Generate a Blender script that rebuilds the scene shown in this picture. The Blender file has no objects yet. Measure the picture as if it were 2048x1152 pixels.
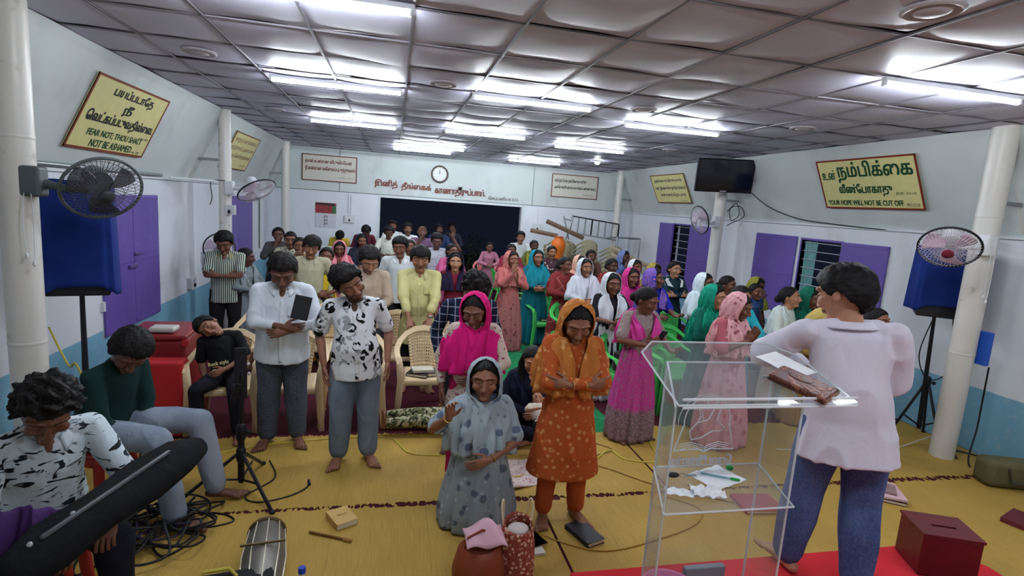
import bpy, bmesh, math, random
import numpy as np
from mathutils import Matrix, Vector

random.seed(7); rng = np.random.default_rng(7)
SC = bpy.context.scene
COL = SC.collection

# ---------------------------------------------------------------- camera
CAM_H = 2.281
YAW, PITCH, ROLL, FPX = 0.2222, -0.1507, 0.0708, 1081.06
def cam_basis():
    cy, sy, cp, sp = math.cos(YAW), math.sin(YAW), math.cos(PITCH), math.sin(PITCH)
    f = Vector((sy*cp, cy*cp, sp)); r0 = Vector((cy, -sy, 0)); u0 = r0.cross(f)
    c, s = math.cos(ROLL), math.sin(ROLL)
    return f, c*r0 + s*u0, -s*r0 + c*u0
_f, _r, _u = cam_basis()
cam_d = bpy.data.cameras.new('camera'); cam = bpy.data.objects.new('camera', cam_d); COL.objects.link(cam)
cam.matrix_world = Matrix((( _r.x, _u.x, -_f.x, 0), (_r.y, _u.y, -_f.y, 0), (_r.z, _u.z, -_f.z, CAM_H), (0, 0, 0, 1)))
cam_d.sensor_width = 36; cam_d.lens = 36*FPX/2048; cam_d.clip_start = .05; cam_d.clip_end = 100
SC.camera = cam

# ---------------------------------------------------------------- world, view
SC.view_settings.view_transform = 'Standard'; SC.view_settings.look = 'None'
SC.view_settings.gamma = 1; SC.view_settings.use_curve_mapping = False
SC.view_settings.exposure = 1.45
SC.cycles.use_denoising = True
SC.cycles.max_bounces = 8; SC.cycles.diffuse_bounces = 4; SC.cycles.glossy_bounces = 3
SC.cycles.transmission_bounces = 8; SC.cycles.transparent_max_bounces = 12
SC.cycles.sample_clamp_indirect = 4
SC.cycles.caustics_reflective = False; SC.cycles.caustics_refractive = False
w = bpy.data.worlds.new('night_sky'); SC.world = w; w.use_nodes = True
w.node_tree.nodes['Background'].inputs[0].default_value = (0.0022, 0.003, 0.006, 1)
w.node_tree.nodes['Background'].inputs[1].default_value = 1.0
TUBE_STRENGTH = 75.0

# ---------------------------------------------------------------- room numbers (metres)
H = 3.36                      # ceiling
XL, XR = -2.44, 5.70          # columns and top of the slanted wall panels
WL, WR = -2.92, 6.20          # lower walls
YB = 14.30                    # back wall
LEDGE = 2.33
POLES = (4.25, 8.81, 13.375)
# ================================================================ helpers
def lin(c):
    return tuple(((v/255)/12.92 if v/255 <= .04045 else ((v/255+.055)/1.055)**2.4) for v in c[:3]) + (1,)

class S:
    """a socket with arithmetic"""
    def __init__(s, nt, sock): s.nt = nt; s.k = sock
    def m(s, op, *a):
        n = s.nt.nodes.new('ShaderNodeMath'); n.operation = op
        for i, v in enumerate((s,)+a):
            if isinstance(v, S): s.nt.links.new(v.k, n.inputs[i])
            else: n.inputs[i].default_value = v
        return S(s.nt, n.outputs[0])
    def __add__(s, o): return s.m('ADD', o)
    __radd__ = __add__
    def __sub__(s, o): return s.m('SUBTRACT', o)
    def __mul__(s, o): return s.m('MULTIPLY', o)
    __rmul__ = __mul__
    def __truediv__(s, o): return s.m('DIVIDE', o)
    def abs(s): return s.m('ABSOLUTE')
    def gt(s, o): return s.m('GREATER_THAN', o)
    def lt(s, o): return s.m('LESS_THAN', o)
    def frac(s): return s.m('FRACT')
    def sq(s): return s*s
    def clamp(s):
        r = s.m('ADD', 0.0); r.k.node.use_clamp = True; return r
    def step(s, e, wd):            # 0 below e-wd, 1 above e+wd
        n = s.nt.nodes.new('ShaderNodeMapRange'); n.interpolation_type = 'SMOOTHSTEP'
        s.nt.links.new(s.k, n.inputs[0]); n.inputs[1].default_value = e-wd; n.inputs[2].default_value = e+wd
        return S(s.nt, n.outputs[0])
    def inv(s): return s.m('MULTIPLY_ADD', -1.0, 1.0)

class MT:
    """a material under construction"""
    def __init__(s, name, rough=.6, metal=0, spec=.3):
        s.mat = bpy.data.materials.new(name); s.mat.use_nodes = True; s.nt = s.mat.node_tree
        s.b = s.nt.nodes['Principled BSDF']; s.b.inputs['Roughness'].default_value = rough
        s.b.inputs['Metallic'].default_value = metal; s.b.inputs['Specular IOR Level'].default_value = spec
    def xyz(s, attr=None, kind='Object'):
        if attr:
            n = s.nt.nodes.new('ShaderNodeAttribute'); n.attribute_name = attr; v = n.outputs['Vector']
        else:
            n = s.nt.nodes.new('ShaderNodeTexCoord'); v = n.outputs[kind]
        sp = s.nt.nodes.new('ShaderNodeSeparateXYZ'); s.nt.links.new(v, sp.inputs[0])
        s.vec = v
        return tuple(S(s.nt, o) for o in sp.outputs)
    def noise(s, scale, detail=2, vec=None, stretch=None, dist=0):
        n = s.nt.nodes.new('ShaderNodeTexNoise'); n.inputs['Scale'].default_value = scale; n.inputs['Detail'].default_value = detail
        n.inputs['Distortion'].default_value = dist
        v = vec or s.coords()
        if stretch:
            mp = s.nt.nodes.new('ShaderNodeMapping'); mp.inputs['Scale'].default_value = stretch
            s.nt.links.new(v, mp.inputs[0]); v = mp.outputs[0]
        s.nt.links.new(v, n.inputs['Vector']); return S(s.nt, n.outputs[0])
    def coords(s):
        if not hasattr(s, '_c'):
            n = s.nt.nodes.new('ShaderNodeTexCoord'); s._c = n.outputs['Object']
        return s._c
    def vor(s, scale, feature='F1', stretch=None, out='Distance', rand=1.0):
        n = s.nt.nodes.new('ShaderNodeTexVoronoi'); n.feature = feature; n.inputs['Scale'].default_value = scale
        n.inputs['Randomness'].default_value = rand
        v = s.coords()
        if stretch:
            mp = s.nt.nodes.new('ShaderNodeMapping'); mp.inputs['Scale'].default_value = stretch
            s.nt.links.new(v, mp.inputs[0]); v = mp.outputs[0]
        s.nt.links.new(v, n.inputs['Vector']); return S(s.nt, n.outputs[out])
    def mix(s, fac, a, b):
        n = s.nt.nodes.new('ShaderNodeMix'); n.data_type = 'RGBA'
        if isinstance(fac, S): s.nt.links.new(fac.k, n.inputs[0])
        else: n.inputs[0].default_value = fac
        for i, v in ((6, a), (7, b)):
            if isinstance(v, tuple): n.inputs[i].default_value = v
            else: s.nt.links.new(v, n.inputs[i])
        return n.outputs[2]
    def color(s, c):
        if isinstance(c, tuple): s.b.inputs['Base Color'].default_value = c
        else: s.nt.links.new(c, s.b.inputs['Base Color'])
        return s
    def bump(s, h, strength=.3, dist=.01):
        n = s.nt.nodes.new('ShaderNodeBump'); n.inputs['Strength'].default_value = strength; n.inputs['Distance'].default_value = dist
        s.nt.links.new(h.k, n.inputs['Height']); s.nt.links.new(n.outputs[0], s.b.inputs['Normal']); return s

_plain = {}
def plain(rgb, rough=.6, metal=0, var=.06, scale=12, bump=.15, spec=.3, name='paint'):
    key = (rgb, rough, metal, var, scale, bump, spec)
    if key in _plain: return _plain[key]
    m = MT(name, rough, metal, spec); c = lin(rgb)
    nz = m.noise(scale, 4)
    d = tuple(x*(1-var*2) for x in c[:3])+(1,); l = tuple(min(1, x*(1+var)) for x in c[:3])+(1,)
    m.color(m.mix(nz, d, l))
    if bump: m.bump(m.noise(scale*6, 3), bump, .003)
    _plain[key] = m.mat
    return m.mat

# ---- mesh builders
class MB:
    def __init__(s): s.V = []; s.F = []
    def add(s, V, F):
        o = len(s.V); s.V.extend([tuple(map(float, v)) for v in V]); s.F.extend([tuple(i+o for i in f) for f in F]); return s
    def box(s, c, size, rot=None):
        hx, hy, hz = size[0]/2, size[1]/2, size[2]/2
        V = [Vector((x*hx, y*hy, z*hz)) for x in (-1, 1) for y in (-1, 1) for z in (-1, 1)]
        if rot is not None: V = [rot @ v for v in V]
        V = [v+Vector(c) for v in V]
        return s.add(V, [(0,1,3,2),(4,6,7,5),(0,4,5,1),(2,3,7,6),(0,2,6,4),(1,5,7,3)])
    def span(s, a, b):     # axis box from corner to corner
        return s.box([(a[i]+b[i])/2 for i in range(3)], [abs(b[i]-a[i]) for i in range(3)])
    def loft(s, C, rx, ry=None, side=None, n=16, cap='round', closed=False):
        """rings along C; rx along side vector, ry across"""
        C = [Vector(c) for c in C]; k = len(C)
        if not hasattr(rx, '__len__'): rx = [rx]*k
        if ry is None: ry = rx
        if not hasattr(ry, '__len__'): ry = [ry]*k
        T = []
        for i in range(k):
            a = C[(i-1) % k] if closed else C[max(i-1, 0)]; b = C[(i+1) % k] if closed else C[min(i+1, k-1)]
            t = (b-a); T.append(t.normalized() if t.length > 1e-9 else Vector((0, 0, 1)))
        if side is None:
            side = Vector((1, 0, 0)) if abs(T[0].x) < .8 else Vector((0, 1, 0))
            fixed = False
        else: side = Vector(side); fixed = True
        rings = []; sv = side
        def ring(c, t, sd, a, b):
            o = t.cross(sd)
            return [c + sd*(a*math.cos(2*math.pi*j/n)) + o*(b*math.sin(2*math.pi*j/n)) for j in range(n)]
        fr = []
        for i in range(k):
            base = side if fixed else sv
            sd = base - T[i]*base.dot(T[i])
            if sd.length < 1e-4: sd = T[i].orthogonal()
            sd.normalize(); sv = sd; fr.append(sd)
        L = []
        if cap == 'round' and not closed:
            m = min(rx[0], ry[0])
            for q, sc in ((.92, .38), (.62, .78)): L.append(ring(C[0]-T[0]*m*q, T[0], fr[0], rx[0]*sc, ry[0]*sc))
        for i in range(k): L.append(ring(C[i], T[i], fr[i], rx[i], ry[i]))
        if cap == 'round' and not closed:
            m = min(rx[-1], ry[-1])
            for q, sc in ((.62, .78), (.92, .38)): L.append(ring(C[-1]+T[-1]*m*q, T[-1], fr[-1], rx[-1]*sc, ry[-1]*sc))
        V = [v for r in L for v in r]; F = []; K = len(L)
        for i in range(K if closed else K-1):
            a, b = i*n, ((i+1) % K)*n
            for j in range(n): F.append((a+j, a+(j+1) % n, b+(j+1) % n, b+j))
        if not closed and cap is not None:
            F.append(tuple(reversed(range(n)))); F.append(tuple(range((K-1)*n, K*n)))
        return s.add(V, F)
    def cap(s, a, b, ra, rb, n=14):
        return s.loft([a, (Vector(a)+Vector(b))/2, b], [ra, (ra+rb)/2, rb], n=n)
    def ell(s, c, r, rot=None, nu=20, nv=12):
        V = [Vector((0, 0, r[2]))]
        for i in range(1, nv):
            p = math.pi*i/nv
            for j in range(nu):
                a = 2*math.pi*j/nu; V.append(Vector((r[0]*math.sin(p)*math.cos(a), r[1]*math.sin(p)*math.sin(a), r[2]*math.cos(p))))
        V.append(Vector((0, 0, -r[2])))
        if rot is not None: V = [rot @ v for v in V]
        V = [v+Vector(c) for v in V]; F = []
        for j in range(nu): F.append((0, 1+j, 1+(j+1) % nu))
        for i in range(nv-2):
            a = 1+i*nu; b = a+nu
            for j in range(nu): F.append((a+j, b+j, b+(j+1) % nu, a+(j+1) % nu))
        e = len(V)-1; a = 1+(nv-2)*nu
        for j in range(nu): F.append((e, a+(j+1) % nu, a+j))
        return s.add(V, F)
    def lathe(s, prof, c=(0, 0, 0), n=24, rot=None):
        V = []; F = []
        for r, z in prof:
            for j in range(n):
                a = 2*math.pi*j/n; v = Vector((r*math.cos(a), r*math.sin(a), z))
                if rot is not None: v = rot @ v
                V.append(v+Vector(c))
        for i in range(len(prof)-1):
            for j in range(n): F.append((i*n+j, i*n+(j+1) % n, (i+1)*n+(j+1) % n, (i+1)*n+j))
        F.append(tuple(reversed(range(n)))); F.append(tuple(range((len(prof)-1)*n, len(prof)*n)))
        return s.add(V, F)
    def prism(s, poly, M, t):
        """polygon in xy (list) extruded by t along z, then transformed by M"""
        n = len(poly); V = [M @ Vector((x, y, 0)) for x, y in poly]+[M @ Vector((x, y, t)) for x, y in poly]
        F = [tuple(reversed(range(n))), tuple(range(n, 2*n))]+[(i, (i+1) % n, n+(i+1) % n, n+i) for i in range(n)]
        return s.add(V, F)
    def grid(s, nu, nv, fn, wrap=False):
        V = [fn(i/(nu if wrap else nu-1), j/(nv-1)) for j in range(nv) for i in range(nu)]; F = []
        for j in range(nv-1):
            for i in range(nu if wrap else nu-1):
                i2 = (i+1) % nu; F.append((j*nu+i, j*nu+i2, (j+1)*nu+i2, (j+1)*nu+i))
        return s.add(V, F)
    def xf(s, M):
        s.V = [tuple(M @ Vector(v)) for v in s.V]; return s
    def mesh(s, name, fix=True):
        me = bpy.data.meshes.new(name); me.from_pydata(s.V, [], s.F)
        if fix:
            bm = bmesh.new(); bm.from_mesh(me); bmesh.ops.recalc_face_normals(bm, faces=bm.faces); bm.to_mesh(me); bm.free()
        me.update(); return me
    def build(s, name, mat, parent=None, smooth=True, bevel=0, solid=0, sub=0, fix=True, seg=2, mtx=None):
        me = s.mesh(name, fix); o = bpy.data.objects.new(name, me); COL.objects.link(o)
        if mat: me.materials.append(mat)
        if parent: o.parent = parent
        if mtx is not None: o.matrix_local = mtx
        if solid:
            md = o.modifiers.new('s', 'SOLIDIFY'); md.thickness = solid; md.offset = 0
        if bevel:
            md = o.modifiers.new('b', 'BEVEL'); md.width = bevel; md.segments = seg; md.limit_method = 'ANGLE'; md.angle_limit = .6
        if sub:
            md = o.modifiers.new('u', 'SUBSURF'); md.levels = md.render_levels = sub
        if smooth: me.shade_smooth()
        if smooth and (bevel or not sub) : 
            try: me.set_sharp_from_angle(angle=math.radians(40 if not bevel else 60))
            except Exception: pass
        return o

def tag(o, label=None, cat=None, group=None, kind=None):
    if label: o['label'] = label
    if cat: o['category'] = cat
    if group: o['group'] = group
    if kind: o['kind'] = kind
    return o
def thing(name, label, cat, loc=(0, 0, 0), rz=0, group=None, kind=None):
    o = bpy.data.objects.new(name, None); COL.objects.link(o); o.location = loc; o.rotation_euler = (0, 0, rz)
    o.empty_display_size = .1
    return tag(o, label, cat, group, kind)
def copy_tree(o, parent=None, loc=None, rz=None):
    c = o.copy(); COL.objects.link(c); c.parent = parent
    if loc is not None: c.location = loc
    if rz is not None: c.rotation_euler = (0, 0, rz)
    for ch in list(CHILDREN.get(o.name, ())) : copy_tree(ch, c)
    return c
CHILDREN = {}
def note_children(root):
    kids = [o for o in bpy.data.objects if o.parent == root]; CHILDREN[root.name] = kids
    for k in kids: note_children(k)
def struct(mb, name, mat, parent=None, **k):
    o = mb.build(name, mat, parent, smooth=k.pop('smooth', False), **k)
    if not parent: o['kind'] = 'structure'
    return o
def wire(name, pts, r, mat, parent=None, n=8, samples=8):
    """a smooth cable through points"""
    P = [Vector(p) for p in pts]; Q = []
    for i in range(len(P)-1):
        p0 = P[max(i-1, 0)]; p1 = P[i]; p2 = P[i+1]; p3 = P[min(i+2, len(P)-1)]
        for q in range(samples):
            t = q/samples
            Q.append(.5*((2*p1)+(-p0+p2)*t+(2*p0-5*p1+4*p2-p3)*t*t+(-p0+3*p1-3*p2+p3)*t**3))
    Q.append(P[-1])
    return MB().loft(Q, r, n=n, cap='flat').build(name, mat, parent)
def RX(d): return Matrix.Rotation(math.radians(d), 3, 'X')
def RY(d): return Matrix.Rotation(math.radians(d), 3, 'Y')
def RZ(d): return Matrix.Rotation(math.radians(d), 3, 'Z')
# ================================================================ lights the room has
tube_glow = bpy.data.materials.new('tube_glow'); tube_glow.use_nodes = True
_b = tube_glow.node_tree.nodes['Principled BSDF']; _b.inputs['Base Color'].default_value = (1, 1, 1, 1)
_b.inputs['Emission Color'].default_value = (0.86, 0.94, 1.0, 1); _b.inputs['Emission Strength'].default_value = TUBE_STRENGTH
M_fix = plain((225, 228, 232), .4, bump=0, name='enamel')
def tube(x, y, where, ln=1.2):
    t = thing('tube_light', where, 'light', (x, y, H-.035), 0, 'fluorescent tube lights on the ceiling')
    MB().box((0, 0, .012), (ln+.04, .045, .03)).build('housing', M_fix, t, smooth=False, bevel=.003)
    MB().loft([(-ln/2, 0, -.022), (ln/2, 0, -.022)], .014, n=12, cap='flat').build('tube', tube_glow, t)
    for s in (-1, 1): MB().box((s*(ln/2+.008), 0, -.012), (.022, .036, .045)).build('lamp_holder', M_fix, t, smooth=False, bevel=.003)
    return t
for x, y, l in [(-.58, 5.75, 'tube light above the striped polo man, left one of the middle row'), (1.33, 5.5, 'tube light in the middle of the row nearest the big fan'),
                (3.22, 6.15, 'tube light between the centre aisle and the television'), (-.63, 8.65, 'tube light over the left seats, one row behind the longest looking one'),
                (1.31, 8.35, 'tube light hanging over the aisle in front of the clock'), (3.18, 8.9, 'tube light left of the television, deeper in the hall'),
                (.55, 12.15, 'tube light close to the back wall above the doorway'), (.72, 11.15, 'tube light just ahead of the one above the doorway'),
                (3.12, 12.4, 'tube light near the back wall above the stacked chairs'), (3.92, 3.33, 'tube light above the preacher on the stage side'),
                (-.55, 3.3, 'tube light cut by the upper edge of the view, above the front mat'),
                (1.4, .6, 'tube light over the stage behind the viewpoint'), (4.2, .3, 'tube light over the far end of the stage')]:
    tube(x, y, l)
t = thing('bulb', 'small round white ceiling bulb beyond the right hand tubes', 'light', (4.2, 11.2, H-.03))
MB().lathe([(.0, -.0), (.05, -.0), (.05, -.02), (.035, -.045), (0, -.05)]).build('glass', tube_glow, t)
MB().lathe([(.06, .012), (.06, 0), (.0, 0)]).build('holder', M_fix, t)

# ================================================================ room shell
def wall_mat():
    m = MT('wall_paint', .75, 0, .2); x, y, z = m.xyz()
    n1 = m.noise(1.6, 5); n2 = m.noise(14, 4)
    white = m.mix(n1, lin((212, 217, 226)), lin((228, 231, 237)))
    stain = m.noise(3.0, 5, stretch=(1, 1, .35)).step(.66, .1)
    white = m.mix(stain*.22, white, lin((150, 152, 148)))
    blue = m.mix(n1, lin((112, 164, 190)), lin((134, 184, 208)))
    blue = m.mix(n2.step(.62, .06)*.35, blue, lin((170, 190, 200)))
    edge = z + n2*.012
    m.color(m.mix(edge.step(.70, .006), blue, white)); m.bump(n2, .15, .004)
    return m.mat
def upper_mat():
    m = MT('panel_paint', .7, 0, .2); n1 = m.noise(1.3, 5); n2 = m.noise(20, 3)
    c = m.mix(n1, lin((190, 198, 198)), lin((212, 218, 218)))
    st = m.noise(2.2, 6, stretch=(1, 1, .5)).step(.64, .12)
    m.color(m.mix(st*.3, c, lin((140, 145, 140)))); m.bump(n2, .1, .004); return m.mat
WM, UM = wall_mat(), upper_mat()
def wall_x(x0, x1, y0, y1, z0, z1, holes, name, mat):
    """a wall standing along Y with rectangular openings (ya, yb, za, zb)"""
    mb = MB(); ys = sorted({y0, y1, *[h[0] for h in holes], *[h[1] for h in holes]})
    for a, b in zip(ys, ys[1:]):
        hs = [h for h in holes if h[0] <= a+1e-6 and h[1] >= b-1e-6]
        if hs:
            h = hs[0]; mb.span((x0, a, z0), (x1, b, h[2])); mb.span((x0, a, h[3]), (x1, b, z1))
        else: mb.span((x0, a, z0), (x1, b, z1))
    return struct(mb, name, mat)
Y0 = -2.6
W_R = [(6.50, 7.27, .92, 2.08), (10.56, 11.25, .75, 2.12)]
wall_x(WL-.15, WL, Y0, YB, -.02, LEDGE, [(6.30, 7.62, .64, 2.09), (10.2, 12.3, .45, 2.09)], 'wall_left', WM)
wall_x(WR, WR+.15, Y0, YB, -.02, LEDGE, W_R, 'wall_right', WM)
def slant(s, name):
    xa, xb = (XL, WL-.02) if s < 0 else (XR, WR+.02)
    mb = MB(); k = -.06 if s < 0 else .06
    V = [(xa, Y0, H), (xb, Y0, LEDGE-.01), (xb+k, Y0, LEDGE-.01), (xa+k, Y0, H), (xa, YB, H), (xb, YB, LEDGE-.01), (xb+k, YB, LEDGE-.01), (xa+k, YB, H)]
    mb.add(V, [(0, 1, 5, 4), (1, 2, 6, 5), (2, 3, 7, 6), (3, 0, 4, 7), (0, 3, 2, 1), (4, 5, 6, 7)])
    return struct(mb, name, UM)
slant(-1, 'wall_left_upper'); slant(1, 'wall_right_upper')
# back wall with its wide doorway
D0, D1, DZ = -.37, 3.36, 2.27
mb = MB(); mb.span((WL-.1, YB, -.02), (D0, YB+.2, LEDGE)); mb.span((D1, YB, -.02), (WR+.1, YB+.2, LEDGE)); mb.span((D0, YB, DZ), (D1, YB+.2, LEDGE))
struct(mb, 'wall_back', WM)
struct(MB().span((WL-.1, YB+.012, LEDGE), (WR+.1, YB+.2, H+.05)), 'wall_back_upper', UM)
struct(MB().span((Y0*0+WL-.2, Y0-.2, 0), (WR+.2, Y0, H+.05)), 'wall_front', UM)
M_seam = plain((120, 122, 122), .8, name='seam')
mb = MB().span((WL, YB-.006, LEDGE-.012), (WR, YB+.01, LEDGE+.006))
for x in (-1.35, 3.62): mb.span((x-.006, YB+.0, LEDGE), (x+.006, YB+.014, H))
struct(mb, 'trim_1', M_seam)
M_white = plain((214, 218, 222), .5, name='white_paint')
struct(MB().span((D0-.03, YB-.01, 0), (D0+.02, YB+.21, DZ)).span((D1-.02, YB-.01, 0), (D1+.05, YB+.21, DZ)).span((D0-.03, YB-.01, DZ-.01), (D1+.05, YB+.21, DZ+.03)), 'door_1', M_white)
for i, (xa, xb) in enumerate(((WL-.03, WL+.03), (WR-.03, WR+.03))):     # ledge rails under the slanted panels
    struct(MB().span((xa, Y0, LEDGE-.03), (xb, YB, LEDGE)), 'trim_%d' % (i+2), M_white)

# floor, carpets and mats
def floor_mat():
    m = MT('maroon_carpet', .95, 0, .1); n = m.noise(40, 4); n2 = m.noise(1.5, 3)
    m.color(m.mix(n2, lin((58, 22, 32)), lin((82, 32, 42)))); m.bump(n, .4, .004); return m.mat
struct(MB().span((WL-.1, Y0, -.05), (WR+.1, YB+.2, 0)), 'floor', floor_mat())
def green_mat():
    m = MT('green_carpet', .95, 0, .1); x, y, z = m.xyz(); n = m.noise(60, 3); n2 = m.noise(2.5, 4)
    c = m.mix(n2, lin((22, 100, 60)), lin((38, 130, 82)))
    d = (y*1.1 + x*.9 + n2*.15).m('MULTIPLY', .8).frac(); line = d.m('SUBTRACT', .5).abs().lt(.006)
    m.color(m.mix(line*.5, c, lin((120, 190, 150)))); m.bump(n, .4, .003); return m.mat
o = MB().add([(1.02, 5.02, .003), (2.42, 5.02, .003), (2.30, 8.4, .003), (2.22, 14.2, .003), (1.0, 14.2, .003),
              (1.02, 5.02, .009), (2.42, 5.02, .009), (2.30, 8.4, .009), (2.22, 14.2, .009), (1.0, 14.2, .009)],
             [(0, 4, 3, 2, 1), (5, 6, 7, 8, 9), (0, 1, 6, 5), (1, 2, 7, 6), (2, 3, 8, 7), (3, 4, 9, 8), (4, 0, 5, 9)]).build('carpet_runner', green_mat(), smooth=False)
tag(o, 'long green carpet runner down the centre aisle to the doorway', 'carpet')
def mat_mat(seed):
    m = MT('straw_mat', .7, 0, .25); x, y, z = m.xyz(); n2 = m.noise(.9+seed*.2, 4); fine = m.noise(9, 4, stretch=(14, .6, 1))
    c = m.mix(fine, lin((152, 120, 50)), lin((194, 160, 80)))
    c = m.mix(n2.step(.6, .2)*.35, c, lin((134, 110, 58)))
    rib = (y*34).frac().m('SUBTRACT', .5).abs()
    bars = (x*1.55 + fine*.04).frac().m('SUBTRACT', .5).abs().lt(.004)
    m.color(m.mix(bars*.35, c, lin((120, 92, 30)))); m.bump(rib+fine*1.5, .35, .002); return m.mat
def straw(x0, x1, y0, y1, z, seed, label, fray, slope=0.0):
    r = random.Random(seed); n = int((x1-x0)/.012); mb = MB(); top = []; bot = []
    for i in range(n+1):
        x = x0+(x1-x0)*i/n; w = math.sin(x*1.3+seed)*.012
        f = lambda a: r.random()**3*a
        top.append((x, y1+slope*(x-x0)+w+(f(.05) if 'b' in fray else 0))); bot.append((x, y0+slope*(x-x0)+w-(f(.05) if 'f' in fray else 0)))
    V = []; F = []
    for (a, b), (c, d) in zip(bot, top): V += [(a, b, z), (c, d, z), (c, d, z+.005), (a, b, z+.005)]
    for i in range(n):
        k = i*4; F += [(k+3, k+7, k+6, k+2), (k+1, k+2, k+6, k+5), (k, k+4, k+7, k+3)]
    mb.add(V, F); o = mb.build('straw_mat', mat_mat(seed), smooth=False)
    return tag(o, label, 'mat', 'straw mats on the floor')
straw(WL+.03, 2.35, 3.86, 5.08, .002, 1, 'yellow straw mat under the two barefoot men at the front chairs', 'fb')
straw(2.37, WR-.03, 3.86, 5.14, .002, 2, 'yellow straw mat under the pink saree women, right of the aisle', 'fb')
straw(WL+.03, 1.18, Y0+.1, 3.80, .002, 3, 'yellow straw mat under the drum, the bible and the kneeling woman', 'b')
straw(1.20, WR-.03, Y0+.1, 3.79, .002, 4, 'yellow straw mat under the orange kurta girl and the stage', 'b')

# ceiling: loose sagging tiles in a metal grid
def ceil_mat():
    m = MT('ceiling_tile', .5, 0, .35); n = m.noise(.7, 4); n2 = m.noise(30, 2)
    m.color(m.mix(n, lin((186, 184, 206)), lin((208, 206, 224)))); m.bump(n2, .08, .002); return m.mat
GX, GY = .667, .725
mb = MB(); r = random.Random(3); gx0 = .07-4*GX; gy0 = 4.11-9*GY
xs = [gx0+i*GX for i in range(0, 14)]; ys = [gy0+i*GY for i in range(0, 25)]
for i in range(-1, len(xs)):
    xa = XL-.03 if i < 0 else xs[i]; xb = min(xs[i+1] if i+1 < len(xs) else XR+.03, XR+.03)
    xa = max(xa, XL-.03)
    if xb-xa < .02: continue
    for j in range(len(ys)-1):
        ya, yb = ys[j], min(ys[j+1], YB+.05)
        if yb-ya < .03 or yb < Y0: continue
        sag = r.uniform(.007, .018); tx = r.uniform(-.006, .006); ty = r.uniform(-.007, .007); g = .006; n = 9
        V = []; F = []
        for b in range(n):
            for a in range(n):
                u, v = a/(n-1)*2-1, b/(n-1)*2-1
                z = H+.012-sag*((1-u*u)**.7*(1-v**4)+.35*(1-v*v)) + tx*u + ty*v + .004*math.sin(3*u+j)*v*v
                V.append((xa+g+(xb-xa-2*g)*a/(n-1), ya+g+(yb-ya-2*g)*b/(n-1), z))
        for b in range(n-1):
            for a in range(n-1): F.append((b*n+a, b*n+a+1, (b+1)*n+a+1, (b+1)*n+a))
        mb.add(V, F)
struct(mb, 'ceiling', ceil_mat(), smooth=True, fix=False)
struct(MB().span((XL-.2, Y0-.1, H+.06), (XR+.2, YB+.2, H+.1)), 'ceiling_backing', plain((70, 68, 72), .9))
M_grid = plain((112, 108, 116), .5, name='grid_metal')
mb = MB()
for x in xs[:13]: mb.span((x-.008, Y0, H-.002), (x+.008, YB, H+.012))
for y in ys:
    if y > Y0: mb.span((XL, y-.006, H+.001), (XR, y+.006, H+.012))
struct(mb, 'trim_4', M_grid)
M_rose = plain((172, 164, 170), .5, name='plaster')
for x, y, l in [(.40, 5.22, 'round ceiling plate beside the left front tube light'), (2.44, 5.32, 'round ceiling plate between two front tube lights'),
                (2.47, 2.28, 'big round ceiling plate nearest the viewpoint at the top'), (4.33, 5.32, 'round ceiling plate above the right hand wall fan'),
                (-1.6, 5.1, 'round ceiling plate by the left wall sign'), (.21, 8.2, 'round ceiling plate between the second row tube lights'),
                (-1.62, 8.1, 'faint round ceiling plate near the left column'), (4.3, 8.2, 'faint round ceiling plate near the television')]:
    o = MB().lathe([(.13, 0), (.135, -.012), (.12, -.02), (.085, -.012), (.08, -.018), (.05, -.03), (0, -.032)]).build('ceiling_rose', M_rose)
    o.location = (x, y, H-.012); tag(o, l, 'ceiling rose', 'round plates on the ceiling')

# columns
def pole_mat():
    m = MT('column_paint', .35, 0, .4); n = m.noise(2, 6, stretch=(1, 1, .3)); n2 = m.noise(7, 5)
    c = m.mix(n, lin((205, 200, 192)), lin((224, 222, 218)))
    m.color(m.mix(n2.step(.68, .06)*.5, c, lin((150, 135, 118)))); m.bump(n2, .1, .004); return m.mat
PM = pole_mat()
for x, y, rr in [(XL, POLES[0], .105), (XL, POLES[1], .085), (XL, POLES[2], .09), (XR, POLES[0], .11), (XR, POLES[1], .10), (XR, POLES[2], .09)]:
    mb = MB().loft([(x, y, 0), (x, y, H+.01)], rr, n=28, cap='flat')
    for z in (1.12, 2.5): mb.loft([(x, y, z-.012), (x, y, z), (x, y, z+.012)], [rr+.001, rr+.005, rr+.001], n=28, cap='flat')
    struct(mb, 'column', PM, smooth=True)
# brackets from the columns to the slanted panels
M_steel = plain((150, 155, 158), .4, .6, name='steel')
for s, y in ((-1, POLES[0]), (-1, POLES[1]), (-1, POLES[2]), (1, POLES[0]), (1, POLES[1]), (1, POLES[2])):
    xa = XL if s < 0 else XR; xw = xa+s*.36
    o = MB().span((min(xa+s*.08, xw), y-.02, 2.62), (max(xa+s*.08, xw), y+.02, 2.66)).build('bracket', M_steel, smooth=False); o['kind'] = 'structure'
    o = MB().loft([(xa+s*.05, y, H-.02), (WL-.0 if s < 0 else WR, y+.02, LEDGE+.05)], .022, n=10).build('brace', PM); o['kind'] = 'structure'

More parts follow.
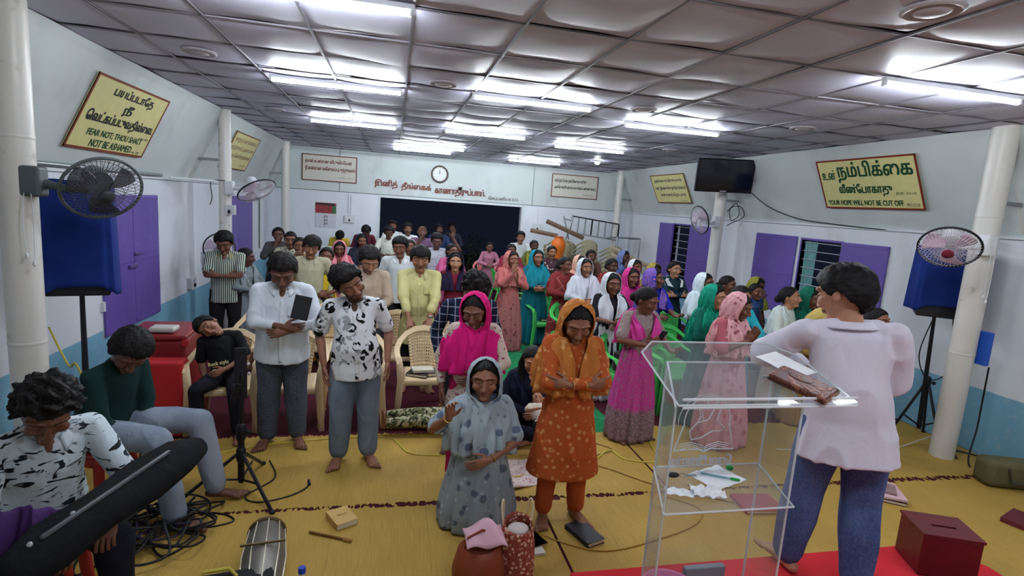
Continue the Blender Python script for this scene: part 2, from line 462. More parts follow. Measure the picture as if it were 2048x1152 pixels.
# windows with purple shutters
def shut_mat():
    m = MT('purple_paint', .45, 0, .35); n = m.noise(1.8, 5, stretch=(1, 1, .6)); n2 = m.noise(9, 5)
    c = m.mix(n, lin((92, 72, 150)), lin((112, 90, 172)))
    m.color(m.mix(n2.step(.66, .08)*.25, c, lin((130, 116, 176)))); m.bump(n, .15, .01); return m.mat
SM = shut_mat(); M_dark = plain((25, 25, 30), .5, name='dark_metal'); M_bar = plain((170, 172, 190), .4, .3, name='bar_paint')
def leaf(parent, side, y0, y1, z0, z1, rot=0, hinge=None):
    """a shutter leaf lying on the wall"""
    X = WL if side < 0 else WR; d = -side
    mb = MB().span((0, 0, z0), (.022, y1-y0, z1))
    for zz in (z0+.03, (z0+z1)/2, z1-.03): mb.span((.022, .02, zz-.018), (.027, y1-y0-.02, zz+.018))
    o = mb.build('shutter', SM, parent, smooth=False, bevel=.003)
    if side > 0:
        o.rotation_euler = (0, 0, math.pi+math.radians(rot)); o.location = (X-.006, y1, 0)
    else:
        o.rotation_euler = (0, 0, math.radians(rot)); o.location = (X+.006, y0, 0)
    return o
def window(n, side, o0, o1, z0, z1, leaves, bars=0):
    root = bpy.data.objects.new('window_%d' % n, None); COL.objects.link(root); root['kind'] = 'structure'
    X = WL if side < 0 else WR; s = -side
    mb = MB()
    for a, b, c, d in ((o0-.03, o1+.03, z1, z1+.03), (o0-.03, o1+.03, z0-.03, z0), (o0-.03, o0, z0, z1), (o1, o1+.03, z0, z1)):
        mb.span((X-side*.004, a, c), (X+side*.10, b, d))
    mb.build('window_frame', M_white if side < 0 else SM, root, smooth=False)
    if bars:
        mb = MB()
        for k in range(bars): z = z0+(z1-z0)*(k+.7)/bars; mb.loft([(X+side*.04, o0, z), (X+side*.04, o1, z)], .008, n=8, cap='flat')
        mb.build('bars', M_bar, root)
    for a in leaves: leaf(root, side, *a)
    return root
w1 = window(1, -1, 6.30, 7.62, .64, 2.09, [(6.28, 6.955, .62, 2.10), (6.965, 7.64, .62, 2.10)])
MB().span((WL+.035, 6.80, 1.28), (WL+.055, 6.98, 1.32)).build('bolt', plain((120, 105, 170), .3, .5), w1, smooth=False, bevel=.004)
MB().span((WL+.035, 6.94, 1.42), (WL+.055, 7.10, 1.45)).build('bolt', plain((120, 105, 170), .3, .5), w1, smooth=False, bevel=.004)
for y, z in ((7.66, 1.85), (7.66, .95), (6.26, .95)): MB().span((WL, y-.02, z-.05), (WL+.03, y+.02, z+.05)).build('hinge', M_white, w1, smooth=False)
w2 = window(2, -1, 10.2, 12.3, .45, 2.09, [(10.18, 11.25, .43, 2.10), (11.26, 12.32, .43, 2.10)])
window(3, 1, W_R[0][0], W_R[0][1], W_R[0][2], W_R[0][3], [(5.72, 6.48, .90, 2.10), (7.36, 8.34, .88, 2.12)], 9)
window(4, 1, W_R[1][0], W_R[1][1], W_R[1][2], W_R[1][3], [(9.62, 10.54, .73, 2.14), (11.27, 11.9, .73, 2.14)], 9)
def cloth_mb(M, wd, ht, amp, k, nu=30, nv=14):
    return MB().grid(nu, nv, lambda u, v: M @ Vector(((u-.5)*wd, amp*(.4+.6*v)*math.sin(u*k+1.2*math.sin(v*3)), -v*ht)))
o = cloth_mb(Matrix.Translation((WR+.05, 7.12, 2.06)) @ Matrix.Rotation(math.pi/2, 4, 'Z'), .26, 1.12, .02, 22).build('curtain', plain((110, 160, 158), .9, bump=.3), None, solid=.004)
tag(o, 'pale green curtain gathered inside the barred window behind the preacher', 'curtain')

# outside the doorway: ground, night garden bush
struct(MB().span((-6, YB+.2, -.12), (12, 24, -.02)), 'ground', plain((60, 58, 55), .95))
mb = MB(); r = random.Random(5)
for k in range(2200):
    a = r.uniform(0, 2*math.pi); ph = math.acos(r.uniform(-.1, 1)); R_ = r.uniform(.6, 1.0)
    c = Vector((2.35+1.15*R_*math.sin(ph)*math.cos(a), 17.0+.8*R_*math.sin(ph)*math.sin(a), .0+1.35*R_*math.cos(ph)))
    q = Matrix.Rotation(r.uniform(0, 6), 3, 'Z') @ Matrix.Rotation(r.uniform(-1, 1), 3, 'X'); s_ = r.uniform(.03, .07)
    mb.add([c+q @ Vector(v)*s_ for v in ((-1, 0, 0), (0, -.45, .1), (1, 0, 0), (0, .45, .1))], [(0, 1, 2, 3)])
t = thing('garden_bush', 'dark leafy bush outside the wide doorway at night', 'bush', (2.35, 17, 0))
o = mb.build('foliage', plain((52, 56, 50), .9), None, smooth=False, fix=False); o.parent = t; o.location = (-2.35, -17, 0); o['kind'] = 'stuff'
mb = MB(); mb.loft([(2.35, 17, -.05), (2.38, 17, .8)], [.05, .03]); o = mb.build('stem', plain((60, 50, 40), .9), t); o.location = (-2.35, -17, 0)
# ================================================================ writing
def visual_order(s):
    """Tamil vowel signs that stand before their consonant go before it"""
    out = []
    for ch in s:
        if ch in '\u0bc6\u0bc7\u0bc8' and out: out.insert(len(out)-1, ch)
        elif ch in '\u0bca\u0bcb' and out: out.insert(len(out)-1, '\u0bc6' if ch == '\u0bca' else '\u0bc7'); out.append('\u0bbe')
        else: out.append(ch)
    return ''.join(out)
def text_mesh(body, size=1.0):
    body = visual_order(body)
    cu = bpy.data.curves.new('writing', 'FONT'); cu.body = body; cu.size = size; cu.align_x = 'LEFT'; cu.extrude = .0; cu.resolution_u = 3
    o = bpy.data.objects.new('writing', cu); COL.objects.link(o)
    me = bpy.data.meshes.new_from_object(o.evaluated_get(bpy.context.evaluated_depsgraph_get()))
    bpy.data.objects.remove(o); bpy.data.curves.remove(cu)
    return me
def lettering(body, box, M, mat, parent, bold=0.0, name='lettering', depth=.003):
    """writing fitted into box (x0, x1, y0, y1) of the plane M"""
    me = text_mesh(body); n = len(me.vertices)
    co = np.empty(n*3); me.vertices.foreach_get('co', co); co = co.reshape(-1, 3)
    mn, mx = co.min(0), co.max(0); x0, x1, y0, y1 = box
    sx = (x1-x0)/max(mx[0]-mn[0], 1e-6); sy = (y1-y0)/max(mx[1]-mn[1], 1e-6)
    co[:, 0] = x0+(co[:, 0]-mn[0])*sx; co[:, 1] = y0+(co[:, 1]-mn[1])*sy; co[:, 2] = depth
    if bold:
        V = []; F = []; polys = [tuple(p.vertices) for p in me.polygons]
        for q, (a, b) in enumerate(((0, 0), (bold, 0), (0, bold*.6), (bold, bold*.6))):
            F += [tuple(i+len(V) for i in p) for p in polys]; V += [(x+a, y+b, z+q*.00008) for x, y, z in co]
        me = bpy.data.meshes.new(name); me.from_pydata(V, [], F)
    else:
        me.vertices.foreach_set('co', co.ravel()); me.update()
    me.name = name; me.materials.clear(); me.materials.append(mat)
    o = bpy.data.objects.new(name, me); COL.objects.link(o); o.parent = parent
    o.matrix_local = M if parent is None else M
    return o
def plane_M(origin, xd, yd):
    xd = Vector(xd).normalized(); yd = Vector(yd).normalized(); zd = xd.cross(yd)
    return Matrix(((xd.x, yd.x, zd.x, origin[0]), (xd.y, yd.y, zd.y, origin[1]), (xd.z, yd.z, zd.z, origin[2]), (0, 0, 0, 1)))
M_yel = plain((222, 214, 150), .5, bump=.05, name='sign_yellow'); M_bro = plain((128, 60, 40), .5, name='sign_brown'); M_blk = plain((28, 30, 30), .5, name='ink_black')
M_grn = plain((22, 74, 44), .5, name='ink_green'); M_redbrown = plain((120, 62, 50), .6, name='ink_red'); M_greyink = plain((104, 98, 96), .6, name='ink_grey')
M_wsign = plain((212, 208, 196), .6, name='sign_white'); M_faded = plain((176, 152, 118), .6, name='ink_faded')
def sign(M, w_, h_, face, border, bw, lines, label, name='wall_sign'):
    t = bpy.data.objects.new(name, None); COL.objects.link(t); t.matrix_world = M; tag(t, label, 'sign', 'painted scripture signs on the walls')
    MB().box((w_/2, h_/2, .006), (w_, h_, .012)).build('board', face, t, smooth=False)
    mb = MB()
    for a, b in (((0, 0), (w_, bw)), ((0, h_-bw), (w_, h_)), ((0, 0), (bw, h_)), ((w_-bw, 0), (w_, h_))): mb.span((a[0], a[1], .005), (b[0], b[1], .016))
    mb.build('border', border, t, smooth=False)
    for body, bx, mat, bold in lines:
        lettering(body, (bx[0]*w_, bx[1]*w_, bx[2]*h_, bx[3]*h_), Matrix.Identity(4), mat, t, bold, depth=.014)
    return t
SLOPE = (WL-.02-XL)/(LEDGE-.01-H)           # dx per dz on the left slanted wall
def left_pt(y, z): return (XL+(z-H)*SLOPE+.012, y, z-.003)
def right_pt(y, z): return (XR-(z-H)*SLOPE-.012, y, z-.003)
LU = Vector((SLOPE, 0, 1)); RU = Vector((-SLOPE, 0, 1))
sign(plane_M(left_pt(5.52, 2.53), (0, 1, 0), LU), 1.50, .72, M_yel, M_bro, .022,
     [('பயப்படாதே', (.24, .78, .74, .92), M_blk, .011), ('நீ', (.44, .56, .55, .71), M_blk, .011), ('வெட்கப்படுவதில்லை.', (.07, .96, .34, .54), M_blk, .011),
      ('ஏசா. 54:4', (.82, .96, .27, .32), M_blk, 0), ('FEAR NOT; THOU SHALT', (.16, .88, .19, .29), M_grn, .006),
      ('NOT BE ASHAMED.', (.24, .80, .05, .15), M_grn, .006), ('Isa. 54:4', (.82, .92, .05, .09), M_blk, 0)],
     'yellow sign with brown border reading FEAR NOT on the left slanted wall')
sign(plane_M(left_pt(9.75, 2.58), (0, 1, 0), LU), 1.55, .66, M_yel, M_bro, .018,
     [('கர்த்தர் உன் விளக்கை', (.08, .92, .72, .88), M_faded, .006), ('ஏற்றுவார், அவர் உன்', (.06, .94, .50, .66), M_faded, .006), ('இருளை வெளிச்சமாக்குவார்', (.06, .94, .28, .44), M_faded, .006), ('சங்கீதம்', (.66, .92, .09, .17), M_faded, 0)],
     'faded yellow sign with tan letters behind the second left column')
sign(plane_M(right_pt(6.72, 2.575), (0, -1, 0), RU), 1.50, .69, M_yel, plain((130, 40, 32), .5), .020,
     [('உன்', (.04, .19, .60, .80), M_grn, .006), ('நம்பிக்கை', (.22, .95, .53, .94), M_grn, .013), ('வீண்போகாது', (.20, .74, .25, .50), M_grn, .010),
      ('நீதி. 23:18', (.77, .95, .27, .33), M_grn, 0), ('YOUR HOPE WILL NOT BE CUT OFF', (.04, .82, .07, .17), M_grn, .006), ('PRO.23:18', (.85, .96, .06, .12), M_grn, 0)],
     'yellow sign in green letters reading YOUR HOPE WILL NOT BE CUT OFF')
sign(plane_M(right_pt(11.85, 2.60), (0, -1, 0), RU), 1.50, .66, M_yel, M_bro, .018,
     [('நன்மையும் கிருபையும்', (.10, .90, .70, .86), M_greyink, .006), ('என் ஜீவனுள்ள நாளெல்லாம்', (.07, .95, .44, .60), M_greyink, .006), ('என்னைத் தொடரும்', (.18, .90, .20, .36), M_greyink, .006), ('சங்கீதம்', (.70, .92, .05, .11), M_greyink, 0)],
     'small yellow sign on the slanted wall left of the television')
def back_M(x, z): return plane_M((x, YB-.0, z), (1, 0, 0), (0, 0, 1))
sign(back_M(-2.24, 2.55), 1.30, .64, M_wsign, M_redbrown, .024,
     [('நான் உன்னை விடுவிப்பேன்', (.06, .90, .64, .82), M_redbrown, .006), ('நீ என்னை மகிமைப்படுத்துவாய்', (.06, .97, .36, .56), M_redbrown, .006), ('சங்கீதம் 50:15', (.66, .94, .13, .21), M_greyink, 0)],
     'white sign with brown border on the back wall above the calendar')
sign(back_M(4.12, 2.60), 1.32, .62, M_wsign, M_redbrown, .022,
     [('கர்த்தர் மேல் நம்பிக்கையாயிரு', (.06, .74, .62, .80), M_blk, .004), ('அவரே காரியத்தை வாய்க்கப்பண்ணுவார்..', (.06, .96, .34, .52), M_blk, .004), ('சங்கீதம் 37:5', (.68, .92, .12, .19), M_blk, 0)],
     'white sign with brown border on the back wall right of the doorway')
t = thing('wall_lettering', 'large brown painted Tamil line above the doorway', 'lettering', (-.5, YB-.002, 2.40))
for body, x0, x1, z0, z1, mt, b in (('இனித்', 0, .68, .12, .34, M_redbrown, .012), ('தீங்கைக்', .80, 1.62, .10, .31, M_redbrown, .012), ('காணாதிருப்பாய்.', 1.76, 3.05, .03, .25, M_redbrown, .012), ('செப்பனியா-3:15', 3.14, 3.88, .0, .10, M_greyink, .004)):
    pass
for body, x0, x1, z0, z1, mt, b in (('இனித்', 0, .55, .08, .30, M_redbrown, .015), ('தீங்கைக்', .66, 1.40, .06, .27, M_redbrown, .015), ('காணாதிருப்பாய்.', 1.50, 2.82, .0, .24, M_redbrown, .015), ('செப்பனியா-3:15', 2.92, 3.72, .0, .09, M_greyink, .004)):
    lettering(body, (x0, x1, z0, z1), Matrix(((1, 0, 0, 0), (0, 0, -1, 0), (0, 1, 0, 0), (0, 0, 0, 1))), mt, t, b)

# ================================================================ wall things
t = thing('wall_clock', 'round white wall clock with a brown rim above the doorway', 'clock', (1.11, YB-.03, 2.95))
q = RX(90)
MB().lathe([(.0, 0), (.19, 0), (.19, .02), (0, .02)], rot=q, n=40).build('dial', plain((222, 225, 225), .4), t)
MB().loft([(0.2*math.cos(a), -.02, .2*math.sin(a)) for a in [2*math.pi*i/40 for i in range(40)]], .022, n=10, closed=True).build('rim', plain((84, 66, 60), .4), t)
MB().box((0, -.025, .04), (.012, .006, .09)).build('hand', M_blk, t, smooth=False)
MB().box((-.005, -.027, .06), (.007, .006, .14)).build('hand', M_blk, t, smooth=False)
mb = MB()
for k in range(12):
    a = k*math.pi/6; mb.box((.16*math.sin(a), -.0215, .16*math.cos(a)), (.01, .004, .02), RY(k*30))
mb.build('hour_marks', M_blk, t, smooth=False)
t = thing('security_camera', 'small white dome camera right of the wall clock', 'camera', (1.66, YB-.02, 2.68))
MB().lathe([(.0, .02), (.055, .02), (.055, -.02), (.03, -.03), (0, -.03)], rot=RX(0)).build('mount', M_white, t)
MB().ell((0, -.03, -.05), (.045, .045, .045)).build('dome', M_dark, t)
t = thing('wall_calendar', 'wall calendar with a red and green picture beside the doorway', 'calendar', (-1.66, YB-.012, 1.43))
MB().box((0, 0, .17), (.48, .008, .34)).build('date_sheet', plain((205, 207, 215), .6), t, smooth=False)
MB().box((0, -.004, .47), (.49, .008, .26)).build('picture_sheet', plain((150, 60, 58), .5, var=.3, scale=9), t, smooth=False)
MB().box((.20, -.009, .45), (.09, .006, .2)).build('picture_sheet', plain((60, 110, 70), .5, var=.2), t, smooth=False)
MB().box((-.02, -.009, .56), (.44, .006, .05)).build('title_strip', plain((60, 40, 44), .5), t, smooth=False)
for k in range(3):
    mb = MB()
    for dx, dz, ww, hh in ((-.02, .27-.09*k, .05, .018), (.03, .26-.09*k, .018, .05), (-.03, .235-.09*k, .04, .016)): mb.box((dx, -.007, dz), (ww, .006, hh))
    mb.build('date_print', M_blk, t, smooth=False)
def switchboard(x, y, z, w_, h_, label, rz=0, conduits=()):
    t = thing('switchboard', label, 'switchboard', (x, y, z), rz, 'switchboards on the walls')
    MB().box((0, -.03, 0), (w_, .06, h_)).build('case', plain((212, 214, 218), .5), t, smooth=False, bevel=.006)
    MB().box((.0, -.07, -h_*.18), (.04, .03, .05)).build('plug', M_dark, t, smooth=False, bevel=.006)
    for k in range(3): MB().box((-w_*.3+k*.045, -.063, h_*.2), (.022, .008, .035)).build('switch', M_white, t, smooth=False, bevel=.002)
    for cx, z1 in conduits: MB().loft([(cx, -.015, h_/2), (cx, -.015, z1)], .012, n=8, cap='flat').build('conduit', M_white, t)
    return t
switchboard(-1.09, YB, 1.67, .24, .19, 'white switchboard under two pipes beside the calendar', 0, ((-.03, .62), (.03, .58)))
switchboard(3.80, YB, 1.75, .26, .19, 'white switchboard on the back wall right of the doorway', 0, ((0, .5),))
switchboard(-2.34, POLES[1]-.06, 1.93, .14, .14, 'small white socket box on the second left column', -.2)
t = switchboard(WL+.002, 8.75, .82, .20, .17, 'grey steel switchbox just above the blue wall paint on the left', math.pi/2)
# blue box on the right front column and blue thing far left
o = MB().box((0, 0, 0), (.05, .16, .34)).build('wall_box', plain((40, 90, 190), .5), None, bevel=.01, smooth=False); o.location = (XR+.12, 4.16, 1.2); tag(o, 'bright blue box behind the right front column', 'box')
# television
t = thing('television', 'black flat television mounted on the right wall column', 'television', (5.36, 8.25, 3.02))
t.rotation_euler = (math.radians(9.9), math.radians(-1.1), math.radians(-17.7))
MB().box((0, .02, 0), (.93, .07, .55)).build('casing', plain((12, 13, 18), .25, bump=0), t, smooth=False, bevel=.012)
mm = MT('screen_glass', .08, 0, .6); mm.color(lin((14, 17, 30)))
MB().box((0, -.018, .02), (.86, .006, .47)).build('screen', mm.mat, t, smooth=False)
MB().box((.0, -.02, -.252), (.10, .006, .012)).build('badge', plain((200, 200, 205), .3), t, smooth=False)
MB().box((.12, .22, -.05), (.12, .36, .12)).build('wall_mount', M_dark, t, smooth=False)
o = wire('television_cable', [(5.9, 8.25, 2.78), (6.02, 7.9, 2.55), (6.14, 7.4, 2.40), (6.15, 6.8, 2.35), (6.17, 6.0, 2.315), (6.17, 5.0, 2.30), (5.85, 4.4, 2.27)], .008, M_dark); tag(o, 'thin dark cable sagging from the television along the wall ledge', 'cable')
o = wire('cable_loop', [(5.82, 8.75, 2.45), (5.95, 8.7, 2.6), (6.0, 8.66, 2.4), (5.86, 8.66, 2.3), (5.84, 8.7, 2.5), (6.05, 8.72, 2.55), (6.12, 8.68, 2.38), (5.9, 8.7, 2.25), (5.82, 8.7, 2.2)], .007, M_dark); tag(o, 'loops of black cable hanging under the television', 'cable')
o = wire('column_cable', [(XL+.02, POLES[1]-.1, 2.35), (XL-.16, POLES[1]-.1, 2.32), (XL-.15, POLES[1]-.1, 2.1), (XL-.18, POLES[1]-.1, 1.99)], .008, M_greyink); tag(o, 'grey cable dropping to the socket box on the left column', 'cable')
o = MB().loft([(WL+.05, 4.2, LEDGE+.03), (WL+.05, 7.7, LEDGE+.02)], .02, n=10).build('wall_pipe', M_steel); tag(o, 'grey pipe lying along the ledge under the FEAR NOT sign', 'pipe')
o = MB().loft([(WL+.10, 7.85, LEDGE-.0), (WL+.40, 8.65, LEDGE+.0)], .016, n=8).build('conduit_pipe', M_white); tag(o, 'white conduit running to the second left column', 'pipe')
# far corner pipes on the left wall
o = MB().loft([(WL+.02, 12.95, .95), (WL+.02, 12.95, 2.1)], .012, n=8, cap='flat').build('conduit_pipe', M_greyink); tag(o, 'thin grey vertical pipe on the left wall near the back corner', 'pipe')

# ---- wall fans
def fan(center, axis, up, R_, mount, label, c_cage, c_blade, c_body, c_hub, cords=True):
    a = Vector(axis).normalized(); u = Vector(up); u = (u-a*u.dot(a)).normalized(); x = u.cross(a)
    M = Matrix(((x.x, u.x, a.x, 0), (x.y, u.y, a.y, 0), (x.z, u.z, a.z, 0), (0, 0, 0, 1)))   # local z = blowing direction
    t = thing('wall_fan', label, 'fan', center, 0, 'wall mounted fans')
    Mt = M.to_3x3()
    def P(x_, y_, z_): return Mt @ Vector((x_, y_, z_))
    wr = .0018
    def cz(f, sg): return -.05+sg*(.002+.085*(1-f**2.4)**.55 if f < 1 else .002)
    mb = MB()
    for z0, sg in ((.0, 1), (-.10, -1)):
        for k in range(44):
            b = 2*math.pi*k/44
            pts = []
            for f in (.13, .45, .70, .86, .94, .98, 1.0): pts.append(P(R_*f*math.cos(b+(1-f)*.25*sg), R_*f*math.sin(b+(1-f)*.25*sg), cz(f, sg)))
            mb.loft(pts, wr, n=5, cap='flat')
        for f in (.45, .75): mb.loft([P(R_*f*math.cos(b), R_*f*math.sin(b), cz(f, sg)) for b in [2*math.pi*i/36 for i in range(36)]], wr, n=5, closed=True)
    mb.build('cage', c_cage, t)
    MB().loft([P(R_*math.cos(b), R_*math.sin(b), -.05) for b in [2*math.pi*i/48 for i in range(48)]], .011, n=8, closed=True).build('rim', c_body if c_cage is not M_cagew else M_dark, t)
    for k in range(3):
        b0 = k*2*math.pi/3+.4
        def bl(i, j, b0=b0):
            rr = R_*(.16+.72*j); wd = (.95-.25*j)*(.5+.5*math.sin(min(1, j*1.6+.25)*math.pi/2)); ang = b0+(i-.5)*wd*1.25+.35*j
            return P(rr*math.cos(ang), rr*math.sin(ang), -.05+(i-.5)*.05)
        MB().grid(9, 9, bl).build('blade', c_blade, t, solid=.004)
    MB().lathe([(0, .075), (R_*.15, .068), (R_*.2, .055), (R_*.2, .04), (0, .04)], rot=Mt).build('hub_cap', c_hub, t)
    MB().lathe([(0, -.27), (.045, -.265), (.068, -.24), (.078, -.15), (.085, -.12), (.0, -.11)], rot=Mt).build('motor_housing', c_body, t)
    m = Vector(mount)-Vector(center); s = P(0, -.05, -.2)
    MB().loft([s, s+Vector((0, 0, -.05)), (s+m)/2+Vector((0, 0, -.04)), m], [.02, .022, .025, .035]).build('arm', c_body, t)
    MB().box(m, (.12, .12, .2)).build('base', c_body, t, smooth=False, bevel=.02, seg=3)
    if cords:
        for dx, L in ((.02, .45), (-.02, .40)):
            wire('pull_cord', [m+Vector((dx, -.07, -.08)), m+Vector((dx*1.5, -.08, -.08-L/2)), m+Vector((dx, -.08, -.08-L))], .0025, M_white, t)
            MB().ell(m+Vector((dx, -.08, -.09-L)), (.01, .01, .02)).build('cord_knob', M_white, t)
    return t
M_cagew = plain((206, 200, 208), .4, name='cage_white'); M_caged = plain((78, 78, 84), .4, .2, name='cage_grey')
def tint(rgb, a):
    m = MT('tinted_plastic', .3, 0, .4); m.color(lin(rgb)); m.b.inputs['Alpha'].default_value = a; return m.mat
M_bladew = tint((205, 180, 205), .75)
Fc, Uc, Rc = _f, _u, _r
fan((-1.90, 4.18, 2.175), (-Fc*.42+Uc*-.62+Rc*.66), (0, 0, 1), .232, (-2.33, 4.22, 2.22), 'large dark grey wall fan in front of the blue covered speaker', M_caged, tint((60, 60, 68), .7), plain((82, 90, 92), .5), plain((48, 50, 56), .4), True)
fan((-1.93, 8.55, 2.2), (-Fc*.10+Uc*-.86+Rc*.50), (0, 0, 1), .27, (-2.36, 8.74, 2.25), 'white wall fan tilted down on the second left column', M_cagew, M_bladew, plain((220, 222, 228), .4), plain((200, 200, 210), .4))
fan((5.10, 8.5, 2.25), (Rc*-.93+Fc*-.25+Uc*-.25), (0, 0, 1), .24, (5.60, 8.72, 2.25), 'white wall fan seen edge on below the television', M_cagew, M_bladew, plain((214, 212, 222), .4), plain((190, 170, 190), .4))
fan((5.10, 4.1, 2.15), (-Fc*.50+Uc*-.70+Rc*-.52), (0, 0, 1), .24, (5.62, 4.16, 2.22), 'white wall fan with a dark red hub on the right front column', M_cagew, tint((226, 190, 214), .7), plain((226, 226, 230), .4), plain((110, 30, 48), .3))
# small standing pedestal fan behind the striped polo man
fan((-2.35, 8.15, 1.42), (-Fc*.95+Rc*.3), (0, 0, 1), .2, (-2.55, 8.3, 1.25), 'small white fan cage half hidden behind the striped polo man', M_cagew, M_bladew, plain((214, 214, 220), .4), plain((190, 190, 200), .4), False)
# wall fan far left, only its blade tip shows beyond the column
fan((-2.45, 3.55, 2.02), (Rc*.8+Uc*-.4+Fc*-.3), (0, 0, 1), .2, (-2.50, 3.85, 2.1), 'dark wall fan cut by the left edge before the front column', M_caged, tint((70, 76, 100), .9), plain((88, 94, 104), .5), plain((60, 64, 80), .4), False)

# ---- speakers under blue cloth on tripods
def blue_mat():
    m = MT('blue_cloth', .85, 0, .15); n = m.noise(60, 3); n2 = m.noise(3, 4)
    m.color(m.mix(n2, lin((16, 34, 92)), lin((28, 52, 128)))); m.bump(n, .5, .003); return m.mat
BM = blue_mat()
def speaker(x, y, zt, zb, rz, w_, label, lab2, base=(0, 0), cover=1.0):
    t = thing('speaker', label, 'speaker', (x, y, zb), rz)
    MB().add([(-w_/2, -.17, 0), (w_/2, -.17, 0), (w_*.36, .17, 0), (-w_*.36, .17, 0), (-w_/2, -.17, zt-zb), (w_/2, -.17, zt-zb), (w_*.36, .17, zt-zb), (-w_*.36, .17, zt-zb)],
             [(0, 3, 2, 1), (4, 5, 6, 7), (0, 1, 5, 4), (1, 2, 6, 5), (2, 3, 7, 6), (3, 0, 4, 7)]).build('cabinet', M_dark, t, smooth=False, bevel=.015)
    h = (zt-zb)
    c = tag(MB().grid(60, 24, lambda u, v: drape(u, v, w_, h, cover), wrap=True).build('cloth_cover', BM, None, solid=.006), None)
    c.location = (x, y, zb); c.rotation_euler = (0, 0, rz); tag(c, lab2, 'cloth', 'blue cloths over the speakers')
    s = thing('speaker_stand', label.replace('speaker', 'tripod stand under the speaker', 1), 'stand', (x+base[0], y+base[1], 0), 0, 'tripod speaker stands')
    top = Vector((-base[0], -base[1], zb-.005))
    MB().loft([(0, 0, .12), top*.5+Vector((0, 0, .06)), top], [.022, .022, .017], n=12, cap='flat').build('pole', M_dark, s)
    MB().loft([(0, 0, .60), (0, 0, .70)], .034, n=12).build('collar', M_dark, s)
    MB().ell((.05, -.03, .66), (.02, .02, .02)).build('knob', M_dark, s)
    for k in range(3):
        a = k*2*math.pi/3+.5; d = Vector((math.cos(a), math.sin(a), 0))
        lg = MB().loft([Vector((0, 0, .62))+d*.03, d*.27+Vector((0, 0, .015))], .014, n=8).build('leg', M_dark, s)
        MB().loft([Vector((0, 0, .16))+d*.02, d*.16+Vector((0, 0, .25))], .009, n=8).build('brace', M_dark, s)
        MB().ell(d*.28+Vector((0, 0, .014)), (.022, .022, .014)).build('foot', plain((18, 18, 18), .8), lg)
    return t
def drape(u, v, w_, h, cover):
    a = 2*math.pi*u; cx, sy = math.cos(a), math.sin(a)
    e = .28; sq = lambda c: math.copysign(abs(c)**e, c)
    rx, ry = w_/2+.02, .19
    if v < .22:
        f = v/.22; return Vector((sq(cx)*rx*f, sq(sy)*ry*f, h+.012+.006*math.sin(7*a)*f))
    f = (v-.22)/.78; fl = 1+.10*f*(.5+.5*math.sin(9*a+1)); dz = h*cover*(.97+.05*math.sin(a*2+1)+.02*math.sin(a*5))
    return Vector((sq(cx)*rx*(fl if sy < .5 else 1), sq(sy)*ry*fl, h+.012-f*dz))
speaker(-2.40, 4.86, 2.22, 1.36, .32, .41, 'black speaker on the left wall side under a blue cloth', 'blue cloth hanging over the left speaker behind the dark fan', (.02, -.05), 1.02)
speaker(5.80, 4.68, 2.15, 1.42, -.60, .44, 'black speaker at the right front column half under blue cloth', 'blue cloth over the right speaker below the dark red hubbed fan', (.08, .0), .93)
M_yc = plain((196, 180, 70), .5, name='yellow_cable'); M_bc = plain((20, 20, 22), .5, name='black_cable'); M_wc = plain((200, 195, 180), .5, name='pale_cable')
